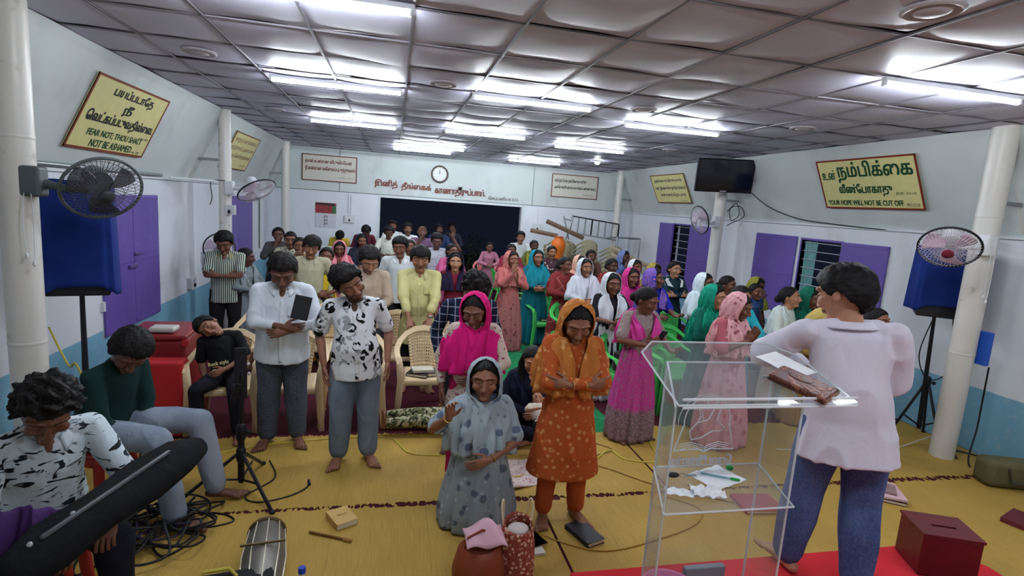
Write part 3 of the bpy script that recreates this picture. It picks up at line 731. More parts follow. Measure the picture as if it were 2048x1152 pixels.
# ================================================================ plastic chairs
def chair_mats():
    r = {}
    for k, c in (('cream', (222, 196, 156)), ('green', (72, 190, 92)), ('pink', (196, 110, 112)), ('red', (150, 34, 34)), ('beige', (205, 196, 165))):
        r[k] = plain(c, .38, var=.04, bump=.03, spec=.45, name=k+'_plastic')
    return r
CM = chair_mats(); CH = {}
def make_chair(kind):
    m = CM[kind]; t = bpy.data.objects.new('plastic_chair', None); COL.objects.link(t)
    def seat(u, v):
        x = (u-.5)*2; y = (v-.5)*2
        z = .43-.018*(1-x*x)*(1-y*y)+(-.03*max(0, -y-.75)/.25) ; w_ = .235-.03*v
        return Vector((x*w_, y*.225-.01, z))
    MB().grid(13, 13, seat).build('seat', m, t, solid=.012)
    mb = MB()
    for sx in (-1, 1): mb.loft([(sx*.235, -.22, .395), (sx*.225, 0, .40), (sx*.205, .2, .40)], .008, [.028]*3, side=(1, 0, 0), n=8)
    mb.loft([(-.235, -.235, .395), (0, -.245, .40), (.235, -.235, .395)], .008, [.028]*3, side=(0, 1, 0), n=8)
    mb.build('seat_rim', m, t)
    pts = [(-.30, -.245, .0), (-.285, -.25, .22), (-.27, -.25, .42), (-.285, -.245, .60), (-.30, -.20, .655), (-.305, -.05, .665), (-.295, .10, .685), (-.26, .20, .735), (-.19, .255, .80), (-.10, .28, .845), (0, .288, .86)]
    pts = pts+[(-x, y, z) for x, y, z in reversed(pts[:-1])]
    w_ = [.028, .033, .036, .034, .032, .03, .03, .032, .034, .034, .034]; w_ = w_+w_[-2::-1]
    def seg(a, b, nm, side0): MB().loft(pts[a:b], w_[a:b], [.013]*(b-a), side=None if side0 is None else side0, n=12).build(nm, m, t)
    seg(0, 5, 'leg', (1, 0, 0)); seg(16, 21, 'leg', (1, 0, 0))
    # arm and top rail: one strip lying flat
    P = [Vector(p) for p in pts[3:18]]; V = []; F = []; n = len(P)
    for i, p in enumerate(P):
        s_ = abs(p.x)/.30; out = Vector((p.x, (p.y-.02)*.9, 0)).normalized()
        top = max(0, (p.z-.68)/.18)
        acr = (out*(1-top*.75)+Vector((0, 0, 1))*top*.75).normalized(); W2 = .032; th = (P[min(i+1, n-1)]-P[max(i-1, 0)]).normalized().cross(acr)*.008
        V += [p-acr*W2-th, p+acr*W2-th*.6, p+acr*W2+th*.6, p-acr*W2+th]
    for i in range(n-1):
        for j in range(4): F.append((i*4+j, i*4+(j+1) % 4, i*4+4+(j+1) % 4, i*4+4+j))
    F += [(3, 2, 1, 0), tuple(range(4*n-4, 4*n))]
    MB().add(V, F).build('arm_rail', m, t, bevel=.004)
    for sx in (-1, 1): MB().loft([(sx*.205, .19, .41), (sx*.235, .25, .2), (sx*.255, .29, .0)], [.034, .03, .026], [.013]*3, side=(1, 0, 0), n=12).build('leg', m, t)
    # pierced back panel
    V = []; F = []; nx, nz = 12, 11
    def bp(u, v):
        x = (u-.5)*2; z = .445+v*.40-.045*abs(x)**2.4*v; w_ = .135+.045*v
        return Vector((x*w_, .215+.075*v-.035*x*x, z))
    for j in range(nz):
        for i in range(nx):
            u0, u1, v0, v1 = i/nx, (i+1)/nx, j/nz, (j+1)/nz
            k = .30; hole = 0 < j < nz-1 and 0 < i < nx-1
            O = [bp(u0, v0), bp(u1, v0), bp(u1, v1), bp(u0, v1)]; o = len(V)
            if hole:
                du, dv = (u1-u0)*k, (v1-v0)*k
                V += O+[bp(u0+du, v0+dv), bp(u1-du, v0+dv), bp(u1-du, v1-dv), bp(u0+du, v1-dv)]
                F += [(o, o+1, o+5, o+4), (o+1, o+2, o+6, o+5), (o+2, o+3, o+7, o+6), (o+3, o, o+4, o+7)]
            else: V += O; F.append((o, o+1, o+2, o+3))
    MB().add(V, F).build('backrest', m, t, solid=.008, fix=False)
    note_children(t); return t
def chair(kind, x, y, rz, label, group=None, z=0):
    group = group or {'cream': 'cream plastic armchairs on the left', 'green': 'green plastic armchairs on the right'}.get(kind, kind+' plastic chairs')
    if kind not in CH: CH[kind] = t = make_chair(kind)
    else: t = copy_tree(CH[kind])
    t.location = (x, y, z); t.rotation_euler = (0, 0, math.radians(rz)); tag(t, label, 'chair', group); return t
chair('cream', -1.50, 5.42, 4, 'cream plastic armchair with the boy in black sleeping in it')
chair('cream', -.91, 5.46, 0, 'cream plastic armchair behind the man in the plain white shirt')
chair('cream', -.32, 5.50, -2, 'cream plastic armchair behind the man in the black and white print shirt')
chair('cream', .385, 5.70, 3, 'empty cream plastic armchair holding books in the front row')
chair('cream', .10, 6.55, 2, 'cream plastic armchair to the left of the yellow kurta man, second row')
chair('cream', .78, 6.48, 0, 'cream plastic armchair behind the plaid shirt man, second row')
chair('cream', -.75, 6.9, 0, 'cream plastic armchair between the white shirt and print shirt men, second row')
chair('cream', -1.45, 6.85, 0, 'cream plastic armchair at the knees of the striped polo man')
chair('green', 2.74, 5.72, 12, 'green plastic armchair with a black bag, right of the orange kurta girl')
chair('green', 2.52, 8.52, 6, 'green plastic armchair with a black book on its seat beside the teal saree woman')
chair('green', 2.68, 7.60, 14, 'green plastic armchair just behind the head of the orange kurta girl')
chair('green', 2.45, 11.70, 95, 'green plastic armchair beside the mauve kurta girl down the aisle')
chair('green', 2.18, 9.55, 80, 'green plastic armchair between the salmon saree and teal saree women')
chair('green', 3.58, 6.10, 8, 'green plastic armchair behind the woman with the phone, under the blue scarf woman')
chair('green', 4.15, 7.05, 10, 'green plastic armchair in front of the dark green dress woman')
chair('green', 3.32, 5.75, 10, 'green plastic armchair seen through the acrylic lectern, by the green scarf woman')
chair('green', 2.95, 9.3, 10, 'green plastic armchair beside the maroon saree woman')
chair('pink', 2.30, 13.3, 8, 'pink plastic chair behind the mauve kurta girl at the doorway')
chair('pink', 2.72, 12.7, 8, 'pink plastic chair beside the mauve kurta girl, nearer the aisle chair')
# stacks of beige chairs in the back corner
for k, (x, y, rz, n) in enumerate(((4.05, 12.95, 176, 8), (4.70, 12.85, 184, 8), (5.32, 12.65, 178, 7), (4.4, 13.6, 180, 7))):
    where = ('first stack from the doorway', 'middle stack', 'stack nearest the right wall', 'rear stack hidden behind the others')[k]
    for i in range(n):
        pos = 'bottom' if i == 0 else ('top' if i == n-1 else '%s from the bottom' % ('', 'second', 'third', 'fourth', 'fifth', 'sixth', 'seventh')[i])
        chair('beige', x, y+i*.012, rz, 'beige plastic chair, %s of the %s' % (pos, where), 'stacked beige chairs in the back corner', z=i*.10)

# steel frames and planks piled on the stacks
def frame_rack(x, y, z, label, w_=1.25, h_=.42, n=8, lean=14):
    t = thing('steel_frame', label, 'metal frame', (x, y, z), math.radians(-4)); t.rotation_euler = (math.radians(-lean), math.radians(6), math.radians(-4))
    for zz in (0, h_): MB().box((0, 0, zz), (w_, .03, .03)).build('rail', M_dark if zz else M_steel, t, smooth=False, bevel=.004)
    for k in range(n): MB().box((-w_/2+w_*k/(n-1), .0, h_/2), (.035, .03, h_-.03)).build('bar', M_steel if k not in (3, 7) else M_dark, t, smooth=False, bevel=.003)
    return t
frame_rack(4.95, 12.95, 1.66, 'grey steel frame with many bars lying on the stacked chairs')
t = thing('folding_frame', 'bent grey metal frame leaning left of the barred steel frame', 'metal frame', (4.22, 12.9, 1.56))
for a in ((-.12, .05), (.12, -.02)): MB().loft([(a[0], 0, .55), (a[1], 0, 0)], .018, n=8).build('bar', M_steel, t)
MB().loft([(-.12, 0, .5), (.12, 0, .45)], .014, n=8).build('crossbar', M_steel, t)
t = thing('table_frame', 'open rectangular metal table frame against the right wall corner', 'metal frame', (5.65, 12.3, 1.15))
for a, b in (((-.35, 0, .55), (.25, 0, .55)), ((.25, 0, .55), (.25, 0, -.1)), ((-.35, 0, .55), (-.35, 0, -.2)), ((.25, 0, .55), (.25, .6, .5)), ((-.35, .1, .55), (-.35, .6, .5))): MB().loft([a, b], .02, n=8).build('bar', M_steel, t)
M_wood = plain((120, 96, 78), .7, var=.2, name='wood')
for k, (a, b, l) in enumerate((((3.55, 12.5, 1.98), (4.55, 12.6, 1.62), 'long brown plank lying across the orange pot and the stacked chairs'), ((5.0, 11.9, 1.32), (6.1, 11.3, .72), 'long pale plank sliding down towards the far barred window'),
                              ((5.1, 12.1, 1.45), (6.12, 11.7, 1.0), 'second pale plank sloping beside the far barred window'), ((3.4, 13.4, 1.70), (4.1, 13.3, 1.60), 'short grey plank lying right of the white shirt man at the doorway'))):
    o = MB().loft([a, b], .055, .02, side=(0, 0, 1), n=4, cap='flat').build('plank', M_wood if k in (0, 3) else plain((176, 160, 132), .6, name='pale_wood'), smooth=False); tag(o, l, 'plank', 'planks in the back corner')
t = thing('water_pot', 'bright orange plastic water pot beside the stacked chairs', 'pot', (3.80, 12.2, 0))
MO = plain((226, 116, 38), .35, name='orange_plastic')
MB().lathe([(0, .95), (.13, .95), (.13, 1.25), (.15, 1.30), (.17, 1.40), (.16, 1.52), (.10, 1.60), (.10, 1.63), (.12, 1.65), (0, 1.65)]).build('pot', MO, t)
MB().lathe([(0, 0), (.17, 0), (.15, .5), (.15, .945), (0, .945)]).build('stand', plain((190, 96, 40), .5), t)
# white partition at the rear left
t = thing('partition', 'low white partition in front of the yellow shirt man at the rear', 'partition', (-1.03, 13.0, 0))
MB().box((0, 0, .52), (1.42, .05, 1.04)).build('panel', M_white, t, smooth=False, bevel=.006)
MB().box((0, 0, 1.055), (1.46, .09, .03)).build('top_rail', M_white, t, smooth=False, bevel=.005)

# ================================================================ left side: red case, mic stand, cables, drum
def redcase_mat():
    m = MT('red_leatherette', .4, 0, .4); n = m.noise(2.5, 5); n2 = m.noise(30, 3)
    m.color(m.mix(n, lin((96, 20, 26)), lin((150, 34, 40)))); m.bump(n2, .2, .003); return m.mat
RC = redcase_mat()
t = thing('equipment_case', 'large red case left of the sleeping boy', 'case', (-2.14, 5.72, 0), math.radians(4))
MB().box((0, 0, .41), (.52, .60, .82)).build('body', RC, t, smooth=False, bevel=.03, seg=3)
MB().box((0, 0, .845), (.54, .62, .05)).build('lid', RC, t, smooth=False, bevel=.02, seg=3)
for x in (-.26, .26):
    for z in (.03, .8): MB().box((x, -.30, z), (.06, .05, .06)).build('corner_cap', plain((170, 50, 50), .3), t, smooth=False, bevel=.008)
for x, z in ((-.1, .55), (.08, .3), (.15, .62)): MB().ell((x, -.303, z), (.018, .01, .018)).build('stud', plain((90, 60, 50), .4, .5), t)
o = MB().box((0, 0, .03), (.22, .16, .05)).build('plastic_box', plain((196, 190, 184), .4), None, smooth=False, bevel=.02, seg=3); o.location = (-2.08, 5.56, .875); tag(o, 'small pale plastic box lying on top of the red case', 'box')
o = MB().box((0, 0, 0), (.34, .20, .70)).build('red_bin', plain((176, 36, 40), .45), None, smooth=False, bevel=.03, seg=3); o.location = (-1.96, 5.22, .355); tag(o, 'bright red box standing in front of the large red case', 'box')
MM = plain((30, 28, 34), .35, .3, name='stand_metal')
t = thing('music_stand', 'black tripod music stand in front of the white shirt man', 'stand', (-1.05, 4.12, 0), .2)
MB().loft([(0, 0, .10), (0, 0, .50)], .024, n=12).build('pole', MM, t)
MB().loft([(0, 0, .45), (.01, .0, .92)], .016, n=12).build('pole', MM, t)
MB().loft([(0, 0, .44), (0, 0, .52)], .036, n=12).build('collar', MM, t)
MB().ell((.05, -.01, .48), (.02, .014, .02)).build('knob', MM, t)
MB().loft([(0, 0, .27), (0, 0, .34)], .034, n=12).build('collar', MM, t)
for a in (-60, 70, 190):
    d = Vector((math.cos(math.radians(a)), math.sin(math.radians(a)), 0))
    lg = MB().loft([d*.03+Vector((0, 0, .31)), d*.42+Vector((0, 0, .02))], .013, n=8).build('leg', MM, t)
    MB().loft([d*.02+Vector((0, 0, .11)), d*.20+Vector((0, 0, .15))], .008, n=8).build('brace', MM, t)
    MB().ell(d*.43+Vector((0, 0, .02)), (.02, .02, .016)).build('foot', M_dark, lg)
MB().box((.0, .02, .93), (.085, .03, .38), RX(-6)).box((-.03, -.01, .80), (.05, .03, .14), RY(18)).build('folded_desk', MM, t, smooth=False, bevel=.008)
for q in ((.05, .01, 1.0), (.055, .0, .93)): MB().ell(q, (.012, .012, .014)).build('wing_nut', plain((200, 200, 205), .3, .5), t)
# cables
def tube_cable(name, pts, r_, mat, label): o = wire(name, pts, r_, mat); return tag(o, label, 'cable')
r = random.Random(11); pts = []
for k in range(95):
    a = k*.62; R_ = .16+.10*math.sin(k*1.7)+.05*r.random(); pts.append((-1.45+R_*1.3*math.cos(a)+.08*math.sin(k*.13), 3.62+R_*1.2*math.sin(a)+.1*math.cos(k*.11), .03+.10*r.random()*(1-abs(math.sin(k)))+.10*(k/95)*max(0, 1-R_*2.4)))
tube_cable('coiled_cable', pts, .0075, M_bc, 'tangled heap of black cables on the mat by the guitar bag')
pts = [(-1.48+(.12+.08*math.sin(k*.9))*math.cos(k*.7)*1.3, 3.66+(.15+.08*math.cos(k*1.3))*math.sin(k*.7), .05+.04*math.sin(k)**2) for k in range(46)]
tube_cable('coiled_cable', pts, .006, plain((36, 28, 62), .5), 'thin dark violet cable within the black cable heap')
tube_cable('cable', [(-1.40, 3.9, .012), (-1.30, 3.72, .012), (-1.18, 3.66, .012), (-1.0, 3.72, .012), (-1.1, 3.82, .012), (-1.3, 3.84, .012), (-1.5, 3.75, .012)], .006, M_bc, 'loop of black cable crossing the mat seam')
tube_cable('microphone_cable', [(-.95, 4.6, .012), (-.85, 4.3, .014), (-1.0, 4.05, .012), (-.9, 3.95, .012), (-.72, 4.0, .012), (-.60, 4.1, .014), (-.57, 4.2, .014)], .006, M_bc, 'black cable with a plug curling right of the music stand')
o = MB().loft([(-.57, 4.17, .016), (-.585, 4.235, .016)], [.012, .010], n=10).build('cable_plug', M_dark); tag(o, 'small black plug at the end of the curled cable', 'plug')
tube_cable('cable', [(-1.9, 4.9, .014), (-1.5, 4.75, .012), (-1.1, 4.9, .012), (-.7, 4.98, .012), (-.3, 5.02, .012), (.02, 5.0, .012), (.12, 4.86, .012), (.2, 4.68, .012), (.33, 4.62, .012), (.5, 4.60, .012)], .007, M_yc, 'yellow cable running along the back edge of the mat on the left')
tube_cable('cable', [(.85, 4.25, .012), (1.0, 4.16, .012), (1.3, 4.2, .012), (1.6, 4.25, .012), (1.9, 4.42, .012), (2.12, 4.6, .012), (2.2, 4.4, .012), (2.5, 4.35, .012), (2.62, 4.75, .012), (2.75, 4.8, .012)], .008, M_yc, 'thick yellow cable winding right of the orange kurta girl')
tube_cable('cable', [(1.75, 4.85, .012), (2.0, 4.78, .012), (2.15, 4.6, .012), (1.95, 4.5, .012), (1.85, 4.35, .012), (2.0, 4.2, .012), (2.3, 3.9, .012), (2.8, 3.6, .012)], .006, plain((150, 116, 60), .6), 'thin brown cable looping over the thick yellow cable')
tube_cable('cable', [(1.02, 3.42, .012), (1.25, 3.22, .012), (1.5, 3.12, .012), (1.9, 3.2, .012), (2.3, 3.35, .012), (2.45, 3.55, .012), (2.25, 3.75, .012)], .0055, plain((170, 130, 50), .6), 'thin golden brown cable in front of the black bible')
tube_cable('cable', [(3.9, 4.5, .012), (4.6, 4.42, .012), (5.3, 4.45, .012), (5.65, 4.5, .05), (5.88, 4.35, .3), (5.9, 4.3, .9)], .007, M_wc, 'pale cable crossing the mat to the right front column')
tube_cable('cable', [(5.95, 4.15, 1.0), (5.92, 4.12, .4), (5.75, 4.0, .015), (6.0, 3.85, .015), (6.12, 4.1, .02), (5.95, 4.3, .03), (5.78, 4.15, .02)], .008, M_bc, 'black cable coiled at the foot of the right front column')
tube_cable('speaker_cable', [(5.70, 4.6, 1.43), (5.62, 4.62, 1.0), (5.78, 4.6, .72), (6.05, 4.6, .85), (5.98, 4.62, 1.42)], .006, M_bc, 'black cable hanging below the right speaker')
tube_cable('cable', [(XL-.25, 4.95, 1.05), (XL-.05, 4.8, .78), (XL+.05, 4.72, .8), (XL+.12, 4.8, .4), (XL+.05, 4.9, .02)], .008, M_yc, 'yellow cable tied round the left speaker stand')
# column drum
t = thing('drum', 'small metal barrel drum lying on the mat near the stick', 'drum', (-.67, 3.08, .125), math.radians(8))
drm = plain((122, 118, 112), .4, .55, name='drum_metal')
ax = Matrix.Rotation(math.pi/2, 3, 'X')
MB().lathe([(.098, -.30), (.115, -.16), (.122, 0), (.115, .16), (.098, .30)], rot=ax, n=36).build('shell', drm, t)
for s in (-1, 1):
    MB().loft([(.103*math.cos(a), s*.30, .103*math.sin(a)) for a in [2*math.pi*i/32 for i in range(32)]], .013, n=8, closed=True).build('hoop', plain((92, 70, 48), .5), t)
    MB().lathe([(0, 0), (.095, .001), (.095, .006), (0, .006)], rot=ax, c=(0, s*.305, 0)).build('drum_skin', plain((70, 62, 58), .6), t)
for k in range(10):
    a = 2*math.pi*k/10+.2
    MB().loft([(.107*math.cos(a), .30, .107*math.sin(a)), (.126*math.cos(a), 0, .126*math.sin(a)), (.107*math.cos(a), -.30, .107*math.sin(a))], .004, n=6).build('tension_rod', plain((222, 214, 190), .3, .3), t)
MB().box((0, 0, .131), (.24, .012, .014)).build('clamp_bar', plain((110, 90, 60), .4, .5), t, smooth=False, bevel=.003)
t = thing('drum_bag', 'black padded bag lying at the bottom edge beneath the drum', 'bag', (-.78, 2.80, .0), math.radians(10))
MB().box((0, 0, .12), (.46, .24, .22)).build('body', plain((26, 26, 30), .85, bump=.5), t, bevel=.05, seg=3)
MB().loft([(-.16, .04, .22), (-.12, .06, .265), (.0, .06, .265), (.04, .04, .22)], .010, n=8).build('handle', M_yc, t)
t = thing('drumstick', 'wooden drumstick with a padded end lying by the tan bible', 'drumstick', (0, 0, 0))
MB().loft([(-.475, 3.531, .018), (-.24, 3.425, .018)], .0085, n=10).build('shaft', plain((116, 76, 34), .5), t)
MB().loft([(-.24, 3.425, .018), (-.205, 3.408, .018)], [.016, .014], n=12).build('padded_tip', plain((160, 120, 60), .8), t)
def book(x, y, z, w_, h_, th, rz, cover, label, pages=(222, 214, 190), extra=None, name='book', cat='book', group=None):
    t = thing(name, label, cat, (x, y, z), math.radians(rz), group)
    MB().box((0, 0, th/2), (w_-.008, h_-.008, th-.008)).build('pages', plain(pages, .8), t, smooth=False)
    MB().box((0, 0, th-.003), (w_, h_, .005)).box((0, 0, .003), (w_, h_, .005)).box((-w_/2, 0, th/2), (.005, h_, th)).build('cover', cover, t, smooth=False, bevel=.002)
    return t
t = book(-.28, 3.66, .008, .15, .20, .045, 28, plain((206, 170, 104), .6), 'tan covered bible lying alone on the mat beside the drumstick', name='bible')
lettering('BIBLE', (-.03, .03, -.005, .012), Matrix.Translation((0, 0, .045)), plain((140, 108, 60), .5), t)
t = book(1.40, 3.31, .008, .15, .26, .035, 20, plain((26, 28, 34), .5), 'black zip covered bible at the feet of the orange kurta girl', name='bible')
t = book(.98, 3.22, .008, .15, .20, .02, 5, plain((206, 196, 190), .6), 'pale booklet leaning by the floral tote bag', name='booklet')
t = book(1.02, 3.28, .030, .11, .18, .006, 22, plain((190, 160, 110), .6), 'brown patterned booklet on top of the pale booklet', name='booklet')
# bags at the bottom
def bag_mb(w_, d_, h_, topw=.55, n=32):
    return MB().grid(n, 14, lambda u, v: Vector((math.copysign(abs(math.cos(2*math.pi*u))**.6, math.cos(2*math.pi*u))*w_/2*(1-.1*v), math.copysign(abs(math.sin(2*math.pi*u))**.6, math.sin(2*math.pi*u))*d_/2*(1.05-(1-topw)*v**1.5)*(1+.04*math.sin(5*u*6.28+v*4)), h_*v)), wrap=True)
t = thing('handbag', 'brown leather handbag with a pink cloth at the bottom edge', 'bag', (.57, 2.90, .008), math.radians(10))
LB = plain((128, 58, 34), .45, var=.12, name='brown_leather')
MB().lathe([(0, 0), (.13, 0), (.15, .02), (.16, .12), (.13, .24), (.10, .27), (.09, .265)], n=28).build('body', LB, t)
MB().loft([(-.10, 0, .24), (-.08, -.02, .34), (0, -.03, .38), (.08, -.02, .34), (.10, 0, .24)], .008, n=8).build('handle', LB, t)
MB().loft([(-.03, -.14, .16), (-.05, -.16, .10), (0, -.165, .05)], .008, n=6).build('drawstring', plain((80, 36, 24), .5), t)
o = MB().grid(22, 16, lambda u, v: Vector(((u-.5)*.24, (v-.5)*.22, .10*math.cos((u-.5)*3.0)*math.cos((v-.5)*3.0)-.02+.012*math.sin(9*u+4*v)))).build('pink_cloth', plain((222, 176, 190), .9, bump=.3), None, solid=.006)
o.location = (.60, 2.92, .33); tag(o, 'pale pink cloth crumpled on top of the brown handbag', 'cloth')
def floral(base, c1, c2, sc=14, th=.28, name='floral_cloth', rough=.85):
    m = MT(name, rough, 0, .15); v = m.vor(sc); v2 = m.vor(sc*1.7); n = m.noise(sc*.8, 3)
    c = m.mix((v+n*.35-.17).step(th, .04).inv(), lin(base), lin(c1)); c = m.mix((v2+n*.3-.15).step(th*.7, .04).inv(), c, lin(c2))
    m.color(c); m.bump(m.noise(9, 3, stretch=(1, 1, .3)), .25, .01); return m.mat
t = thing('tote_bag', 'tall red and cream floral tote bag at the bottom edge', 'bag', (.82, 2.98, .008), math.radians(0))
MB().grid(30, 16, lambda u, v: Vector((.115*math.cos(6.283*u)*(1-.25*v**3), .095*math.sin(6.283*u)*(1.15-.35*v), .34*v+.03*v*math.sin(6.283*u))), wrap=True).build('body', floral((150, 74, 62), (214, 180, 150), (96, 40, 40), 38, .36, 'tote_cloth'), t, solid=.006)
MB().ell((0, 0, .30), (.07, .06, .03)).build('lining', plain((200, 190, 186), .7), t)
for s in (-1, 1): wire('handle', [(s*.085, .02, .3), (s*.10, .05, .42), (s*.09, .07, .46), (s*.08, .09, .42), (s*.075, .1, .30)], .006, plain((214, 196, 160), .7), t)
o = MB().lathe([(0, 0), (.02, 0), (.02, .028), (.017, .032), (0, .032)]).build('bottle_cap', plain((30, 60, 170), .4)); o.location = (-.42, 2.80, .22)
t = thing('water_bottle', 'water bottle with a blue cap just inside the bottom edge', 'bottle', (-.42, 2.84, .008))
o.parent = t; o.location = (0, 0, .215)
gl = MT('clear_plastic', .1, 0, .5); gl.color(lin((210, 220, 230))); gl.b.inputs['Alpha'].default_value = .4
MB().lathe([(0, 0), (.033, 0), (.035, .02), (.035, .15), (.02, .19), (.015, .215), (0, .215)]).build('body', gl.mat, t)

# ================================================================ stage, lectern and things on them
SZ = .40
def red_mat():
    m = MT('red_carpet', .95, 0, .1); n = m.noise(50, 3); m.color(m.mix(m.noise(2, 3), lin((176, 36, 44)), lin((204, 50, 58)))); m.bump(n, .4, .003); return m.mat
o = MB().add([(.97, .2, .01), (3.46, .2, .01), (3.46, 2.20, .01), (3.32, 2.44, .01), (.97, 2.44, .01), (.97, .2, SZ), (3.46, .2, SZ), (3.46, 2.20, SZ), (3.32, 2.44, SZ), (.97, 2.44, SZ)],
             [(4, 3, 2, 1, 0), (5, 6, 7, 8, 9), (0, 1, 6, 5), (1, 2, 7, 6), (2, 3, 8, 7), (3, 4, 9, 8), (4, 0, 5, 9)]).build('stage_platform', red_mat(), smooth=False, bevel=.01)
tag(o, 'low red carpeted platform under the preacher and the lectern', 'platform')
ac = bpy.data.materials.new('acrylic'); ac.use_nodes = True; nt = ac.node_tree; nt.nodes.remove(nt.nodes['Principled BSDF'])
tr = nt.nodes.new('ShaderNodeBsdfTransparent'); tr.inputs[0].default_value = (.93, .95, .96, 1)
df = nt.nodes.new('ShaderNodeBsdfDiffuse'); df.inputs[0].default_value = (.9, .92, .95, 1)
gs = nt.nodes.new('ShaderNodeBsdfGlossy'); gs.inputs['Roughness'].default_value = .04
lw = nt.nodes.new('ShaderNodeLayerWeight'); lw.inputs[0].default_value = .5
pw = nt.nodes.new('ShaderNodeMath'); pw.operation = 'POWER'; nt.links.new(lw.outputs['Facing'], pw.inputs[0]); pw.inputs[1].default_value = 4.0
fr = nt.nodes.new('ShaderNodeMath'); fr.operation = 'MULTIPLY_ADD'; nt.links.new(pw.outputs[0], fr.inputs[0]); fr.inputs[1].default_value = .22; fr.inputs[2].default_value = .03
m1 = nt.nodes.new('ShaderNodeMixShader'); m1.inputs[0].default_value = .055; nt.links.new(tr.outputs[0], m1.inputs[1]); nt.links.new(df.outputs[0], m1.inputs[2])
m2 = nt.nodes.new('ShaderNodeMixShader'); nt.links.new(fr.outputs[0], m2.inputs[0]); nt.links.new(m1.outputs[0], m2.inputs[1]); nt.links.new(gs.outputs[0], m2.inputs[2])
nt.links.new(m2.outputs[0], nt.nodes['Material Output'].inputs[0])
M_edge = MT('acrylic_edge', .2, 0, .5); M_edge.color(lin((232, 234, 238))); M_edge.b.inputs['Alpha'].default_value = .62; M_edge = M_edge.mat
LX0, LX1, LY0, LY1 = 1.03, 1.575, 1.72, 2.06
FX0, FX1 = 1.17, 1.70
t = thing('lectern', 'clear acrylic lectern with an etched emblem in front of the preacher', 'lectern', (1.3, 1.9, SZ))
def pane(name, corners, th, edges=True):
    c = [Vector(p)-Vector((1.3, 1.9, SZ)) for p in corners]; nrm = (c[1]-c[0]).cross(c[2]-c[0]).normalized()*th; n = len(c)
    o = MB().add([p for p in c]+[p+nrm for p in c], [tuple(reversed(range(n))), tuple(range(n, 2*n))]+[(i, (i+1) % n, n+(i+1) % n, n+i) for i in range(n)]).build(name, ac, t, smooth=False)
    if edges:
        mb = MB()
        for i in range(n): mb.loft([c[i]+nrm/2, c[(i+1) % n]+nrm/2], th*.36, n=6, cap='flat')
        mb.build('edge', M_edge, o)
    return o
zt0, zt1 = 1.60, 1.714
def ztop(y): return zt0+(zt1-zt0)*(y-1.70)/(2.22-1.70)
pane('side_panel', [(LX0, LY0, SZ), (FX0, LY1, SZ), (FX0, LY1, ztop(LY1)-.015), (LX0, LY0, ztop(LY0)-.015)], .012)
pane('side_panel', [(LX1, LY0, SZ), (FX1, LY1, SZ), (FX1, LY1, ztop(LY1)-.015), (LX1, LY0, ztop(LY0)-.015)], .012)
fp = pane('front_panel', [(FX0, LY1, SZ), (FX1, LY1, SZ), (FX1, LY1, ztop(LY1)-.015), (FX0, LY1, ztop(LY1)-.015)], .012)
pane('shelf', [(LX0, LY0-.02, 1.17), (LX1+.02, LY0-.02, 1.17), (FX1, LY1, 1.17), (FX0, LY1, 1.17)], .012)
pane('reading_top', [(1.035, 1.70, zt0), (1.81, 1.70, zt0), (1.84, 2.08, ztop(2.08)), (1.76, 2.20, ztop(2.20)), (1.165, 2.20, ztop(2.20)), (1.07, 2.10, ztop(2.10))], .012)
MB().loft([(1.05-1.3, 1.695-1.9, zt0+.030-SZ), (1.80-1.3, 1.695-1.9, zt0+.030-SZ)], .006, n=8).loft([(1.05-1.3, 1.69-1.9, zt0-SZ), (1.80-1.3, 1.69-1.9, zt0-SZ)], .005, n=8).build('front_lip', M_edge, t)
pane('base', [(LX0-.1, LY0-.12, SZ+.002), (LX1+.1, LY0-.12, SZ+.002), (LX1+.1, LY1+.08, SZ+.002), (LX0-.1, LY1+.08, SZ+.002)], .015)
# emblem, read from the hall side: dove over an open book inside an arch
M_etch = MT('etching', .6, 0, .2); M_etch.color(lin((226, 226, 232))); M_etch.b.inputs['Alpha'].default_value = .95; M_etch = M_etch.mat
EX, EZ = 1.42, 1.392
EM = Matrix(((-1, 0, 0, EX-1.3), (0, 0, 1, LY1+.02-1.9), (0, 1, 0, EZ-SZ), (0, 0, 0, 1)))
mb = MB()
def line(pts, r_=.0022): mb.loft([EM @ Vector((x, y, 0)) for x, y in pts], r_, n=6, cap='flat')
arc = [(.115*math.cos(a), -.01+.115*math.sin(a)) for a in [math.radians(d) for d in range(-12, 193, 8)]]
line(arc, .0030); line([(.135*math.cos(a)+.01, -.01+.125*math.sin(a)) for a in [math.radians(d) for d in range(-10, 120, 8)]], .0016)
line([(-.115, -.03), (-.15, -.15), (-.03, -.145), (0, -.16), (.03, -.145), (.15, -.15), (.115, -.03)], .0035)
for k in range(3): line([(-.13+.005*k, -.125-.010*k), (-.07, -.112-.010*k), (-.01, -.13-.010*k), (0, -.14-.01*k), (.01, -.13-.010*k), (.07, -.112-.010*k), (.13-.005*k, -.125-.010*k)], .0018)
line([(.07, -.10), (.085, -.06), (.05, -.02), (-.005, -.005), (-.02, .03), (-.045, .09), (-.06, .04), (-.05, -.01), (-.09, -.045), (-.075, -.06), (-.03, -.06), (.02, -.09), (.07, -.10)], .0026)
line([(.02, -.01), (.03, .03), (.055, .06), (.035, .01), (.05, -.02)], .0026); line([(0, .04), (.01, .08), (-.005, .10)], .002)
mb.build('emblem', M_etch, fp)
EM2 = EM.copy()
lettering('Grace Ministries', (-.155, .155, -.222, -.178), EM, M_etch, fp, .005)
